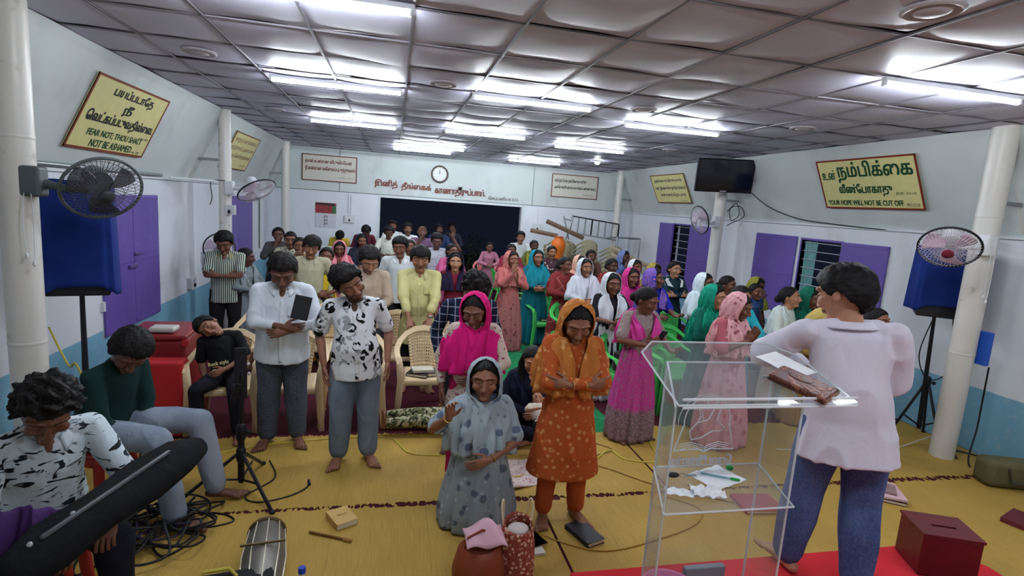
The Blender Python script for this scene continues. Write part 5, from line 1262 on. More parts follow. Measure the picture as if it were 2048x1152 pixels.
def person(label, loc, rz=0, h=1.6, sex='f', tone='m', head=(0, 0, 0), hs=1.10, lean=0, roll=0, twist=0, arms=('clasp', 'clasp'), top=('plain', (200, 200, 200)), sleeve=.9,
           hem=.12, fat=0.0, bottom=('plain', (40, 40, 48)), bstyle='trousers', scarf=None, sstyle='hood', hair=None, beard=0, eyes='closed', pose='stand', vox=.008,
           feet=True, collar=None, group='people standing in the hall', fr=0, open_neck=False, drop=.10, legs=None, seatz=.45, extra=None, skirt_r=.22, name='person', lips=None, obj=None, sit_top=0, closed=False, glasses=False, crease=1.0, placket=False, pocket=False, xs=1.07, loose=1.0, legw=1.12, bangles=False, watch=False, dropb=None, flare=0, wide=1.0):
    S_ = h/1.70; seed = abs(hash(label)) % 100000 if False else sum(ord(c)*(i+3) for i, c in enumerate(label)) % 99991
    t = thing(name, label, 'person', loc, math.radians(rz), group); t.scale = (xs, xs, 1)
    male = sex == 'm'
    hipz = {'stand': .905, 'sit': seatz/S_+.09, 'kneel': .50, 'floor': .12, 'lie': .12}[pose]
    T = Matrix.Translation((0, 0, hipz)) @ Matrix.Rotation(math.radians(twist), 4, 'Z') @ Matrix.Rotation(math.radians(roll), 4, 'Y') @ Matrix.Rotation(math.radians(lean), 4, 'X')
    tp = lambda x, y, z: T @ V3(x, y, z)
    td = lambda v: T.to_3x3() @ v
    sw = .175 if male else .152
    # head frame
    HMx = T @ Matrix.Translation((0, .005-.01, .545)) @ Matrix.Rotation(math.radians(head[0]), 4, 'Z') @ Matrix.Rotation(math.radians(head[2]), 4, 'Y') @ Matrix.Rotation(math.radians(head[1]-lean*.0), 4, 'X') @ Matrix.Translation((0, -.012, .088)) @ Matrix.Scale(hs, 4)
    body = MB(); fing = MB()
    sdx = td(V3(1, 0, 0))
    fb = 1+fat*.5
    body.loft([tp(0, .0, -.05), tp(0, 0, .05), tp(0, 0, .14), tp(0, -.0, .30), tp(0, .005, .41), tp(0, .008, .47)], [.135, .13*fb, .112*fb, .125, .125, .075], [.085, .085*fb, .075*fb, .085, .070, .05], side=sdx, n=20)
    body.loft([tp(0, .008, .44), tp(0, -.002, .50), HMx @ V3(0, .004, -.06)], [.060, .054, .054], [.055, .052, .054], side=sdx, n=16)
    for k in (-1, 1): body.ell(tp(k*(sw-.01), .005, .435), (.050, .048, .050))
    if open_neck: body.ell(tp(0, -.062, .425), (.030, .028, .055), T.to_3x3() @ RX(-12))
    head_lumps(body, HMx, wide, male)
    shirt = MB(); o_ = .014
    A = []
    for k, nm in ((-1, arms[0]), (1, arms[1])):
        w, hint, fd, nr, sd, curl = arm_pose(nm, k)
        sh = tp(k*sw, .005, .445); wr = tp(*w)
        el, wr = ik(sh, wr, .285, .255, td(hint)); A.append((sh, el, wr))
        body.cap(sh, el, .042, .035); body.loft([el, el+(wr-el)*.25, el+(wr-el)*.6, wr], [.035, .037, .030, .0235], n=14)
        fdw, nrw, sdw = td(fd), td(nr), td(sd)
        hand_lumps(body, fing, wr+(wr-el).normalized()*.005, fdw, nrw, sdw, curl)
        # sleeve
        L = .54*sleeve; up = min(L, .285); 
        slack = .010 if sleeve > .5 else .016
        if sleeve > .02:
            e1 = sh+(el-sh)*(up/.285); shirt.loft([sh, (sh+e1)/2, e1], [.058*min(loose, 1.15), (.053+slack*.3)*loose, (.047+slack)*loose], n=16)
            if L > .285: e2 = el+(wr-el)*((L-.285)/.255); shirt.loft([el, (el+e2)/2, e2], [.050*loose, .047*loose, .038 if L > .45 else .045], n=16)
    # upper garment
    fz = -hem
    rows = [(-.0, .47, .085, .060, .008), (0, .435, sw-.01, .082, .008), (0, .34, .158 if male else .145, .108, -.002), (0, .22, .150 if male else .132, .108+fat*.04, -.006*fb), (0, .10, .148+fat*.04 if male else .135+fat*.03, .108+fat*.09, -.008-fat*.03), (0, .0, .160+fat*.03, .112+fat*.06, -.004-fat*.02)]
    if not male: rows[2] = (0, .33, .148, .118, -.012)
    if pose in ('sit', 'floor'): fz = .06; rows.append((0, -.03, .165+fat*.03, .118, 0))
    else:
        nseg = max(1, int(hem/.12)); 
        for q in range(1, nseg+1):
            f = q/nseg; rows.append((0, -hem*f, .172+fat*.035+flare*f, .128+fat*.055+flare*f*.8, -.004))
    shirt.loft([tp(x, y, z) for x, z, a, b, y in rows], [r_[2]+o_*.5 for r_ in rows], [r_[3]+o_*.4 for r_ in rows], side=sdx, n=28, cap='round' if pose in ('sit', 'floor') else 'flat')
    for k in (-1, 1): shirt.loft([tp(k*.06, .006, .475), tp(k*sw, .005, .440)], [.045, .058], n=14)
    # legs
    trou = MB(); hipo = V3(0, 0, hipz); FT = []
    tf = Matrix.Rotation(math.radians(twist), 3, 'Z') if pose not in ('stand',) else Matrix.Identity(3)
    for i, k in enumerate((-1, 1)):
        hp = hipo+tf @ V3(k*.085, 0, -.01)
        if legs: kn = V3(*legs[i][0]); an = V3(*legs[i][1]); fw = V3(*legs[i][2])
        elif pose == 'stand': kn = V3(k*.10, -.02, .49); an = V3(k*.115, .0, .078); fw = V3(k*.25, -1, 0)
        elif pose == 'sit': kn = V3(k*.13, -.42, seatz/S_+.06); an = V3(k*.14, -.44, .08); fw = V3(k*.2, -1, 0)
        elif pose == 'kneel': kn = V3(k*.13, -.12, .06); an = V3(k*.10, .30, .06); fw = V3(0, 1, 0)
        else: kn = V3(k*.36, -.34, .16); an = V3(-k*.05, -.38, .08); fw = V3(-k, -.4, 0)
        body.loft([hp, hp+(kn-hp)*.5, kn], [.078, .066, .050], n=16); body.loft([kn, kn+(an-kn)*.3, kn+(an-kn)*.7, an], [.050, .052, .040, .032], n=14)
        if feet: foot_lumps(body, fing, an, fw, 1.0, inner=k)
        e = an-(an-kn).normalized()*.02
        ef = .052 if bstyle != 'narrow' else .042
        if bstyle == 'shorts': pass
        trou.loft([hp, hp+(kn-hp)*.5, kn], [.096+fat*.01, .088*legw**.5, .070*legw**.7], n=18); trou.loft([kn, kn+(e-kn)*.5, e], [.070*legw**.7, ((.060+ef)/2+.004)*legw, ef*legw], n=18)
    trou.loft([tp(0, 0, .10), tp(0, 0, .02), hipo+V3(0, 0, -.06)], [.132+fat*.02, .150+fat*.012, .147], [.092+fat*.02, .106+fat*.012, .102], side=V3(1, 0, 0), n=22)
    # ---- build body
    me = eval_mesh(body, vox, 3)
    co = get_co(me); n0 = len(co); Mi = np.array(HMx.inverted())
    fm = MB(); fm.V = list(fing.V); fm.F = list(fing.F)
    bm = bmesh.new(); bm.from_mesh(me); off = len(bm.verts); vs = [bm.verts.new(v) for v in fm.V]
    for f in fm.F:
        try: bm.faces.new([vs[i] for i in f])
        except ValueError: pass
    bm.to_mesh(me); bm.free(); co = get_co(me)
    hl = co@Mi[:3, :3].T+Mi[:3, 3]; hl[n0:] = (9, 9, 9); hl[:, 0] /= wide
    # sockets and eyelids sink a little
    f = np.clip(-hl[:, 1]/.05, 0, 1)*(np.abs(hl[:, 2]) < .13)
    g = np.exp(-((np.abs(hl[:, 0])-.030)/.012)**2-((hl[:, 2]-.024)/.008)**2)*f
    inn = np.exp(-((np.abs(hl[:, 0])-.016)/.007)**2-((hl[:, 2]-.012)/.012)**2)*f
    ydir = np.array(HMx.to_3x3() @ V3(0, 1, 0)); co = co+ydir*(g*.005+inn*.006)[:, None]
    set_co(me, co*S_)
    at = me.attributes.new('hl', 'FLOAT_VECTOR', 'POINT'); at.data.foreach_set('vector', hl.astype(np.float32).ravel())
    sk = skin_mat(TONES[tone] if isinstance(tone, str) else tone, lips or ((128, 74, 68) if not male else (110, 66, 60)), beard, eyes)
    bo = finish(me, 'body', sk, t)
    # ---- garments
    def garment(mb, name, spec, vx, amp, fq, sm=5):
        m_ = eval_mesh(mb, vx, sm); c_ = get_co(m_); no = get_no(m_)
        zz = c_*np.array([1, 1, .55]); w_ = wav(zz, seed+7, fq, 8); w_ = 1-2*np.abs(np.tanh(w_*1.3)); w2 = wav(zz, seed+9, fq*.45, 6); w_ = np.clip(w_*.55+w2*.6, -.35, 2)+.15
        set_co(m_, (c_+no*(amp*w_)[:, None])*S_); return finish(m_, name, cloth(spec), t)
    gv = max(vox, .009) if vox < .01 else .013
    gs_ = garment(shirt, {'f': 'blouse', 'm': 'shirt'}[sex] if hem < .3 else 'kurta', top, gv, .0085*crease, 24)
    if placket or pocket:
        from mathutils.bvhtree import BVHTree
        bv = BVHTree.FromPolygons([v.co for v in gs_.data.vertices], [tuple(p.vertices) for p in gs_.data.polygons])
        yd = td(V3(0, 1, 0))
        def hit(x, z, off=.0035):
            p = tp(x, -.6, z)*S_; h_, n_, _, _ = bv.ray_cast(p, yd)
            return (h_-yd*off*1.0) if h_ else tp(x, -.13, z)*S_
        z0 = .38 if open_neck else .43; z1 = -hem+.01
        if placket:
            pl = MB().grid(3, 30, lambda u, v: hit((u-.5)*.028, z0+(z1-z0)*v)).build('placket', cloth(top), t, solid=.002)
            for q in range(6):
                c = hit(0, z0-.03+(z1+.03-z0)*q/5.5, .006); MB().ell(c, (.0055, .003, .0055)).build('button', M_button, pl)
        if pocket: MB().grid(9, 9, lambda u, v: hit(.045+.075*u, .34-.09*v-.012*(1-abs(u*2-1))*(v > .9), .004)).build('pocket', cloth(top), t, solid=.003)
    if bstyle in ('trousers', 'narrow'): garment(trou, 'trousers', bottom, gv, .008, 22)
    elif bstyle == 'skirt':
        zw = hipz+.12; nb = 13
        def sk_(u, v):
            a = 2*math.pi*u; z = zw*(1-v)+.015*v; r0 = .128+fat*.04+(skirt_r-.128)*min(1, (v*1.25))**.75; fl = .004+.014*v
            px = max(0, math.cos(a+math.pi/2*3+.35))**6 if False else 0
            front = max(0, math.cos(a+math.pi/2))
            r = r0+fl*(math.sin(nb*a+seed+3*v)+.6*math.sin(23*a+seed*2))*(.4+.6*front)+.006*math.sin(7*a-4*v)
            c = (hipo.x, (0 if v > .2 else T.to_translation().y)) 
            return V3(r*math.cos(a)*1.08, r*math.sin(a)*.88, z)*S_
        MB().grid(96, 26, sk_, wrap=True).build('skirt', cloth(bottom), t, solid=.004, fix=True)
    # ---- hair
    hr = hair or ((.012, .010, 'woman') if not male else (.028, .012, 'man'))
    hb = hair_part(hr, HMx, t, seed)
    if not male and hr[2] == 'woman' and not (scarf and sstyle == 'hood'):
        hb.ell(HMx @ V3(0, .115, -.03), (.045*hs, .04*hs, .045*hs))
    if hair and len(hair) > 3 or (sstyle == 'long'):
        for k in (-1, 1): hb.loft([HMx @ V3(k*.075, .02, .03), HMx @ V3(k*.088, .0, -.06), tp(k*.095, -.06, .42), tp(k*.10, -.10, .30)], [.022, .028, .03, .02], n=12)
        hb.loft([HMx @ V3(0, .09, .03), HMx @ V3(0, .11, -.06), tp(0, .10, .38), tp(0, .11, .22)], [.06, .075, .07, .04], [.03, .035, .03, .02], side=sdx, n=14)
    hb.V = [tuple(Vector(v)*S_) for v in hb.V]; hb.build('hair', HM, t, fix=True)
    # ---- scarf / dupatta / pallu
    if scarf:
        nu, nv = 88, 46; hm = sstyle == 'hood'
        Mh = HMx
        def ring(k, a):   # control rings; a azimuth from front
            s_, c_ = math.sin(a), -math.cos(a)
            if k == 0: return Mh @ V3(.004*s_, .012+.004*c_, .136)
            if k == 1: return Mh @ V3(.048*s_, .014+.062*c_, .128)
            if k == 2: return Mh @ V3(.084*s_, .016+.100*c_, .095)
            if k == 3: return Mh @ V3(.102*s_, .018+.118*c_, .040)
            if k == 4: return Mh @ V3(.106*s_, .020+.120*c_, -.025)
            if k == 5: return Mh @ V3(.104*s_, .022+.114*c_, -.085)
            if k == 6: return tp((.125 if hm else .082)*s_, .012+(.112 if hm else .075)*c_, .500 if hm else .51)
            if k == 7: return tp((sw+.035)*s_, .008+.118*c_, .452)
            if k == 8: return tp((sw+.088)*s_, .002+.150*c_, .345)
            if k == 9: return tp((sw+.100)*s_, -.002+(.165+fat*.05)*c_, .345-.12)
            return tp((sw+.105)*s_, -.004+(.168+fat*.07)*c_, .345-.24)
        opn = {0: 180, 1: 62, 2: 58, 3: 62, 4: 60, 5: 50, 6: 34 if fr == 0 else fr, 7: 16, 8: 5, 9: 3, 10: 3}
        if sstyle == 'hoodopen': opn.update({6: 40, 7: 36, 8: 30, 9: 26, 10: 22}); hm = True
        if closed: opn.update({6: 20, 7: -8, 8: -16, 9: -16, 10: -14})
        k0 = 0 if (hm or sstyle == 'hoodopen') else 6
        if k0 == 6: opn.update({6: 70, 7: 42, 8: 14, 9: 5, 10: 3})
        db = drop if dropb is None else dropb
        def fn(u, v):
            kk = k0+v*(10-k0); b = (u*2-1)   # -1..1 from one front edge round the back to the other
            back = 1-abs(b)
            end = 8.0+ (drop if drop < 1 else drop)*2/.24 if False else 10
            lim = 8+ (drop+(db-drop)*min(1, back*1.6))/.12
            lim = min(max(lim, 7.2), 10); kk = k0+v*(lim-k0)
            i = min(int(kk), 9); f = kk-i; f2 = f*f*(3-2*f) if i < 6 else f
            def P(j):
                op = math.radians(opn[j]) if j > 0 else math.radians(60)
                a = math.pi+b*(math.pi-op); return ring(j, a)
            p = P(i).lerp(P(i+1), f2)
            c = (Mh @ V3(0, .02, 0)) if kk < 6 else tp(0, 0, .3)
            d = p-c; d.z *= .2; d.normalize()
            am = .0015+.0026*max(0, kk-3)**1.0*.9
            a_ = b*math.pi
            p = p+d*am*(math.sin(9*a_+1.7*kk+seed)+.7*math.sin(17*a_-1.1*kk+seed*1.3)+.4*math.sin(29*a_+kk*2))
            return p*S_
        so = MB().grid(nu, nv, fn).build('scarf', cloth(scarf), t, solid=.004, fix=True)
    # ---- collar
    if collar:
        cm = cloth(collar); 
        def cl(u, v):
            a = math.radians(28)+(2*math.pi-2*math.radians(28))*u; s_, c_ = math.sin(a), -math.cos(a); up = .505-.035*v; rr = .066+.020*v+.006*math.sin(u*math.pi)
            fr_ = max(0, -c_)**2
            return tp((rr+.012)*s_*(1+.15*v), rr*c_+.006-.028*fr_*v-.012*fr_, up-.040*fr_-.042*fr_*v*1.0)*S_
        MB().grid(36, 5, cl).build('collar', cm, t, solid=.004)
    if glasses:
        mb = MB()
        for k in (-1, 1): mb.loft([HMx @ V3(k*.033+.022*math.cos(a), -.108, .012+.017*math.sin(a)) for a in [i*math.pi/8 for i in range(16)]], .0014, n=6, closed=True); mb.loft([HMx @ V3(k*.055, -.108, .014), HMx @ V3(k*.083, .0, .012)], .0014, n=6)
        mb.loft([HMx @ V3(-.011, -.108, .012), HMx @ V3(.011, -.108, .012)], .0014, n=6); mb.V = [tuple(Vector(v)*S_) for v in mb.V]; mb.build('glasses', M_dark, t)
    for flag, i, nm, mat in ((bangles, 0, 'bangle', M_gold), (bangles, 1, 'bangle', M_gold), (watch, 0 if watch != 'l' else 1, 'wristwatch', M_watch)):
        if flag:
            sh, el, wr = A[i]; d = (wr-el).normalized(); c = wr-d*.02; s1 = d.orthogonal().normalized(); s2 = d.cross(s1)
            mb = MB().loft([c+(s1*math.cos(a)+s2*math.sin(a))*.029 for a in [q*math.pi/10 for q in range(20)]], .004 if nm == 'bangle' else .006, n=8, closed=True)
            if nm == 'wristwatch': mb.ell(c-td(V3(0, 1, 0))*.03+V3(0, 0, .006), (.017, .009, .017))
            mb.V = [tuple(Vector(v)*S_) for v in mb.V]; mb.build(nm, mat, t)
    t['_s'] = S_; del t['_s']
    return t, T, HMx, A, S_
M_gold = plain((196, 160, 80), .3, .8, name='gold'); M_watch = plain((190, 185, 170), .25, .7, name='watch_metal')
# ================================================================ the congregation
P_ = person
G = 'people standing in the hall'
WHITE = (214, 218, 226)
# ---- front left men
P_('barefoot man in black and white leaf print shirt and light jeans, head tilted', (-.27, 4.58, .008), 6, 1.73, 'm', 'm', roll=-3, legw=1.4, placket=True, head=(14, 14, -28), hs=1.14, arms=('down', 'down'), top=('motif', (222, 224, 230), (22, 22, 26), (120, 124, 132)), sleeve=.42, hem=.15, fat=.45,
   bottom=('jeans', (92, 108, 128), (128, 142, 158)), hair=(.042, .016, 'quiff'), beard=.95, vox=.0048, collar=('motif', (222, 224, 230), (22, 22, 26), (120, 124, 132)), open_neck=True, wide=1.06)
P_('man in plain white shirt and dark trousers with head bowed, holding a black tablet', (-.92, 4.98, .008), 4, 1.77, 'm', 'd', legw=1.35, placket=True, pocket=True, crease=1.5, head=(2, 34, 0), hs=1.14, arms=(((-.03, -.245, .19), (.9, .2, -.6), (-.95, -.2, .0), (-.2, 1, -.1), (0, 0, 1), 35), ((.06, -.235, .15), (.9, .2, -.6), (-.95, -.25, -.1), (-.2, .9, -.2), (0, 0, 1), 38)),
   top=('plain', (212, 218, 226)), sleeve=.80, hem=.14, fat=.75, bottom=('jeans', (44, 48, 58), (64, 70, 80)), hair=(.030, .016, 'man'), beard=.3, vox=.0048, collar=('plain', (216, 222, 230)), open_neck=True, wide=1.04)
t = thing('tablet', 'black tablet held upright by the man in the plain white shirt', 'tablet', (-.72, 4.66, 1.325)); t.rotation_euler = (math.radians(-12), math.radians(12), math.radians(6))
MB().box((0, 0, 0), (.135, .012, .20)).build('case', plain((18, 20, 26), .5), t, smooth=False, bevel=.005)
P_('man in green and white striped polo shirt with crossed arms', (-2.16, 7.78, 0), 6, 1.71, 'm', 'd', head=(-4, 26, 0), hs=1.13, arms=('cross', 'cross'), top=('stripes', (206, 214, 200), (38, 56, 44), .021), sleeve=.38, hem=.16, fat=.1,
   bottom=('plain', (30, 28, 30)), hair=(.032, .014, 'man'), beard=.3, vox=.006, collar=('plain', (140, 136, 104)), open_neck=True)
P_('young man in cream kurta with glasses behind the bowed man in white', (-1.05, 7.46, 0), 5, 1.73, 'm', 'm', head=(2, 12, 8), hs=1.12, arms=('down', 'down'), top=('plain', (176, 172, 146)), hem=.4, flare=.03, bottom=('plain', (60, 56, 50)), hair=(.032, .014, 'shag'), vox=.007, collar=('plain', (180, 176, 150)), glasses=True)
P_('bearded man in beige sweatshirt looking down and smiling', (-0.27, 6.33, 0), 4, 1.74, 'm', 'l', head=(10, 30, 0), hs=1.13, arms=('low', 'low'), top=('plain', (186, 166, 146)), hem=.14, bottom=('plain', (60, 58, 60)), hair=(.038, .016, 'man'), beard=.7, vox=.006)
P_('man in white open collar polo shirt between the beige sweatshirt and the yellow kurta', (0.11, 7.95, 0), 0, 1.74, 'm', 'd', head=(-14, 8, 0), hs=1.13, arms=('down', 'down'), top=('plain', (206, 212, 216)), sleeve=.42, hem=.14, bottom=('plain', (30, 30, 34)), hair=(.034, .010, 'man'), vox=.007, collar=('plain', (216, 220, 224)), open_neck=True)
P_('young man in pale yellow kurta resting both hands on the cream chair back', (.32, 6.42, .005), 0, 1.745, 'm', 'm', placket=True, pocket=True, crease=1.3, head=(0, 6, 0), hs=1.13, fat=.3, arms=('lean', 'lean'), top=('plain', (196, 188, 132)), sleeve=.82, hem=.34, flare=.02,
   bottom=('plain', (24, 24, 28)), hair=(.034, .016, 'shag'), beard=.3, vox=.0055, collar=('plain', (198, 192, 136)), open_neck=True, wide=1.08, watch='l')
P_('man in navy plaid shirt with head bowed behind the magenta scarf woman', (0.70, 4.81, 0), 0, 1.71, 'm', 'k', head=(14, 42, 4), hs=1.12, arms=('down', 'down'), top=('plaid', (26, 36, 62), (150, 160, 178)), hem=.14, bottom=('plain', (34, 36, 46)), hair=(.040, .016, 'curly'), vox=.006)
P_('woman in magenta scarf and floral kurta looking down, left of the aisle', (0.66, 4.17, 0), -4, 1.61, 'f', 'd', head=(-16, 22, 0), hs=1.12, arms=('down', 'belly'), top=('floral', (206, 190, 178), (150, 80, 90), (120, 60, 70), 26), hem=.45, flare=.07,
   bottom=('plain', (170, 30, 80)), bstyle='trousers', scarf=('plain', (206, 28, 116)), vox=.0055, drop=.24, dropb=.24, closed=True)
P_('woman in navy black scarf with open eyes behind the plaid shirt man', (0.86, 7.49, 0), -4, 1.60, 'f', 'l', head=(0, 0, 0), hs=1.12, arms=('down', 'down'), top=('plain', (110, 30, 46)), hem=.4, flare=.05, bottom=('plain', (100, 30, 46)), scarf=('plain', (34, 26, 50)), vox=.007, eyes='open', drop=.12)
# ---- front girl in orange
P_('girl in orange embroidered kurta and gold orange scarf with folded arms', (1.28, 3.56, .008), -2, 1.68, 'f', 'm', head=(-6, 30, 0), hs=1.13, arms=('cross', 'cross'), top=('floral', (176, 84, 40), (204, 140, 84), (186, 92, 46), 20), hem=.52, flare=.07,
   bottom=('plain', (172, 82, 40)), bstyle='trousers', scarf=('floral', (190, 118, 56), (216, 160, 100), (184, 110, 50), 15), vox=.0048, drop=.24, dropb=.26, bangles=True, fat=.1)
# ---- kneeling woman
P_('kneeling woman in grey blue floral saree over her head, right hand raised', (.66, 3.58, .008), -3, 1.60, 'f', 'm', head=(-8, 2, 0), hs=1.16, fat=.5, arms=('wave', 'belly'), top=('floral', (158, 172, 180), (94, 106, 128), (126, 140, 152), 8.5), sleeve=.45, pose='kneel', bottom=('floral', (142, 152, 158), (92, 102, 118), (174, 182, 186), 9), bstyle='skirt', skirt_r=.235,
   scarf=('floral', (158, 172, 180), (94, 106, 128), (126, 140, 152), 8.5), vox=.0048, drop=.24, dropb=.26, closed=True, bangles=True, group='people on the floor', feet=False, wide=1.06)
# ---- seated on the floor with children
P_('young woman in navy sitting on the green carpet with a baby', (1.42, 5.18, .01), -2, 1.72, 'f', 'l', head=(-4, 26, 6), hs=1.10, arms=('clasp', 'clasp'), top=('plain', (22, 24, 44)), pose='floor', bottom=('plain', (26, 28, 44)), scarf=('plain', (22, 24, 46)), sstyle='long', vox=.006, group='people on the floor', open_neck=True, drop=.2, sleeve=1)
b, *_ = P_('baby in white shirt lying on the lap of the woman in navy', (1.36, 4.18, .16), 0, .78, 'm', 'l', head=(-25, 0, 0), hs=1.35, arms=('clasp', 'down'), top=('plain', (220, 206, 190)), sleeve=.4, hem=.08, bottom=('plain', (26, 28, 34)), hair=(.012, .010, 'man'), vox=.006, group='people on the floor')
b.rotation_euler = (math.radians(-66), 0, math.radians(-6))
b, *_ = P_('child in camouflage trousers lying on the floor under the empty cream chair', (-.05, 5.16, .13), 0, 1.36, 'm', 'm', head=(0, 0, 0), hs=1.15, arms=('down', 'down'), top=('plain', (20, 66, 84)), sleeve=.9, hem=.1, bottom=('camo', (178, 172, 140), (84, 90, 58), (40, 44, 32)), hair=(.016, .012, 'man'), vox=.007, group='people on the floor')
b.rotation_euler = Matrix(((0, 0, 1), (-1, 0, 0), (0, -1, 0))).to_euler()
o = MB().grid(26, 18, lambda u, v: V3((u-.5)*.55, (v-.5)*.42, .018+.012*math.sin(9*u+5*v)+.010*math.sin(17*v-6*u))).build('blanket', cloth(('floral', (214, 196, 190), (180, 120, 130), (150, 150, 160), 30)), None, solid=.012)
o.location = (1.18, 4.22, .006); o.rotation_euler = (0, 0, .3); tag(o, 'pale floral blanket spread under the baby', 'blanket')
# ---- seated left
P_('boy in black t shirt and black trousers asleep on a cream chair', (-1.47, 5.36, .01), 4, 1.36, 'm', 'm', head=(-10, 18, -52), hs=1.22, roll=-12, lean=-4, arms=('down', 'belly'), top=('plain', (24, 24, 28)), sleeve=.42, pose='sit', seatz=.44, bottom=('plain', (22, 22, 30)), hair=(.018, .012, 'man'), vox=.006, group='people seated',
   legs=(((-.22, -.42, .60), (-.20, -.46, .09), (-.3, -1, 0)), ((.14, -.44, .60), (.16, -.40, .09), (.2, -1, 0))))
t = thing('shirt_print', 'cream script print on the black t shirt of the sleeping boy', 'print', (-1.50, 5.17, .66)); t.rotation_euler = (math.radians(80), math.radians(-12), math.radians(2))
lettering('Rock style', (-.085, .085, .0, .045), Matrix.Identity(4), plain((206, 196, 140), .7), t, .003, depth=.0)
lettering('music', (-.06, .07, -.05, -.012), Matrix.Identity(4), plain((206, 196, 140), .7), t, .003, depth=.0)
P_('man in dark green shirt and grey jeans seated with crossed legs, head bowed', (-1.92, 4.02, .01), 72, 1.70, 'm', 'd', head=(-26, 34, 0), hs=1.15, lean=18, legw=1.3, arms=('rest', 'rest'), top=('plain', (22, 46, 44)), sleeve=.92, fat=.3, pose='sit', seatz=.49, bottom=('jeans', (112, 124, 140), (148, 158, 172)), hair=(.036, .018, 'man'), beard=.4, vox=.0055, group='people seated',
   legs=(((-.16, -.52, .62), (-.14, -.62, .09), (.1, -1, 0)), ((.20, -.54, .60), (.22, -.64, .09), (.3, -1, 0))), watch=True)
P_('man in white shirt with dark strokes seated at the left edge over a guitar bag', (-1.70, 2.96, .01), 46, 1.72, 'm', 'd', head=(-14, 22, 0), hs=1.16, lean=14, arms=(((.14, -.42, .22), (.9, .2, -.5), (-.4, -1, -.5), (0, -.2, -1), (-1, 0, 0), 30), ((.12, -.40, .20), (.9, .3, -.4), (-.5, -.8, -.5), (0, -.2, -1), (-1, 0, 0), 35)),
   top=('strokes', (196, 208, 216), (30, 36, 42), (108, 116, 126)), sleeve=.62, fat=.5, pose='sit', seatz=.48, bottom=('plain', (24, 26, 38)), hair=(.040, .020, 'curly'), beard=.3, vox=.0048, group='people seated', open_neck=True, collar=('strokes', (196, 208, 216), (30, 36, 42), (108, 116, 126)), watch=True)
def stool(x, y, rz, label):
    t = thing('plastic_stool', label, 'stool', (x, y, .008), math.radians(rz), 'red plastic stools'); m = CM['red']
    MB().box((0, 0, .43), (.30, .30, .03)).build('seat', m, t, smooth=False, bevel=.012, seg=3)
    for a in (-1, 1):
        for b in (-1, 1): MB().loft([(a*.165, b*.165, 0), (a*.13, b*.13, .42)], [.026, .032], n=10, cap='flat').build('leg', m, t)
    for a, b in ((0, 1), (0, -1), (1, 0), (-1, 0)): MB().box((a*.14, b*.14, .385), (.27 if a == 0 else .012, .012 if a == 0 else .27, .06)).build('apron', m, t, smooth=False, bevel=.004)
stool(-1.72, 2.98, 46, 'red plastic stool under the man in the white shirt with dark strokes'); stool(-1.94, 4.02, 72, 'red plastic stool under the man in the dark green shirt')
t = thing('guitar_bag', 'long black guitar bag lying across the lap of the man at the left edge', 'bag', (0, 0, 0))
gm = cloth(('plain', (15, 16, 20)))
MB().loft([(-1.38, 2.24, .74), (-1.33, 2.36, .77), (-1.24, 2.58, .80), (-1.15, 2.80, .82), (-1.07, 3.00, .84), (-1.02, 3.14, .83)], [.08, .11, .095, .115, .10, .06], [.05, .06, .06, .06, .05, .04], side=(.5, -.2, -.55), n=24).build('body', gm, t)
MB().loft([(-1.33, 2.33, .835), (-1.21, 2.62, .87), (-1.09, 2.92, .905)], .012, n=8).build('zip', plain((70, 72, 78), .4), t)
for p in ((-1.36, 2.30, .82), (-1.29, 2.46, .85)): MB().ell(p, (.012, .012, .016)).build('zip_pull', plain((180, 182, 186), .3, .5), t)
o = MB().grid(30, 24, lambda u, v: V3(-1.60+.26*u+.05*v+.02*math.sin(6*v), 2.42+.06*u-.16*math.sin(v*2.2)+.018*math.sin(16*u+3*v)+.010*math.sin(33*u+5*v), .93-.80*v*v**.3-.06*u+.012*math.sin(12*u+4*v))).build('purple_cloth', cloth(('plain', (62, 34, 82))), None, solid=.004)
tag(o, 'dark purple cloth hanging at the bottom left corner', 'cloth')
# ---- preacher
P_('preacher in long white shirt and blue jeans seen from behind, leaning on the lectern', (2.30, 2.20, SZ+.004), 149, 1.72, 'm', 'l', roll=5, legw=1.3, crease=1.8, xs=1.1, loose=1.3, head=(46, 14, -4), hs=1.14, fat=.55, lean=4, arms=(((-.02, -.27, .16), (.9, .2, -.6), (-.9, -.3, -.1), (-.2, .9, -.2), (0, .1, 1), 30), ((.14, -.34, .20), (1, .35, .05), (-.9, -.3, -.2), (0, 0, -1), (0, -1, .1), 30)),
   top=('plain', (214, 208, 222)), sleeve=1.0, hem=.20, bottom=('jeans', (44, 66, 116), (76, 100, 150)), hair=(.030, .020, 'man'), beard=.0, vox=.0048, collar=('plain', (216, 210, 224)), group='people on the stage side', flare=.02,
   legs=(((-.12, -.03, .49), (-.13, .03, .078), (-.3, -1, 0)), ((.12, -.04, .49), (.14, -.06, .078), (.55, -1, 0))))
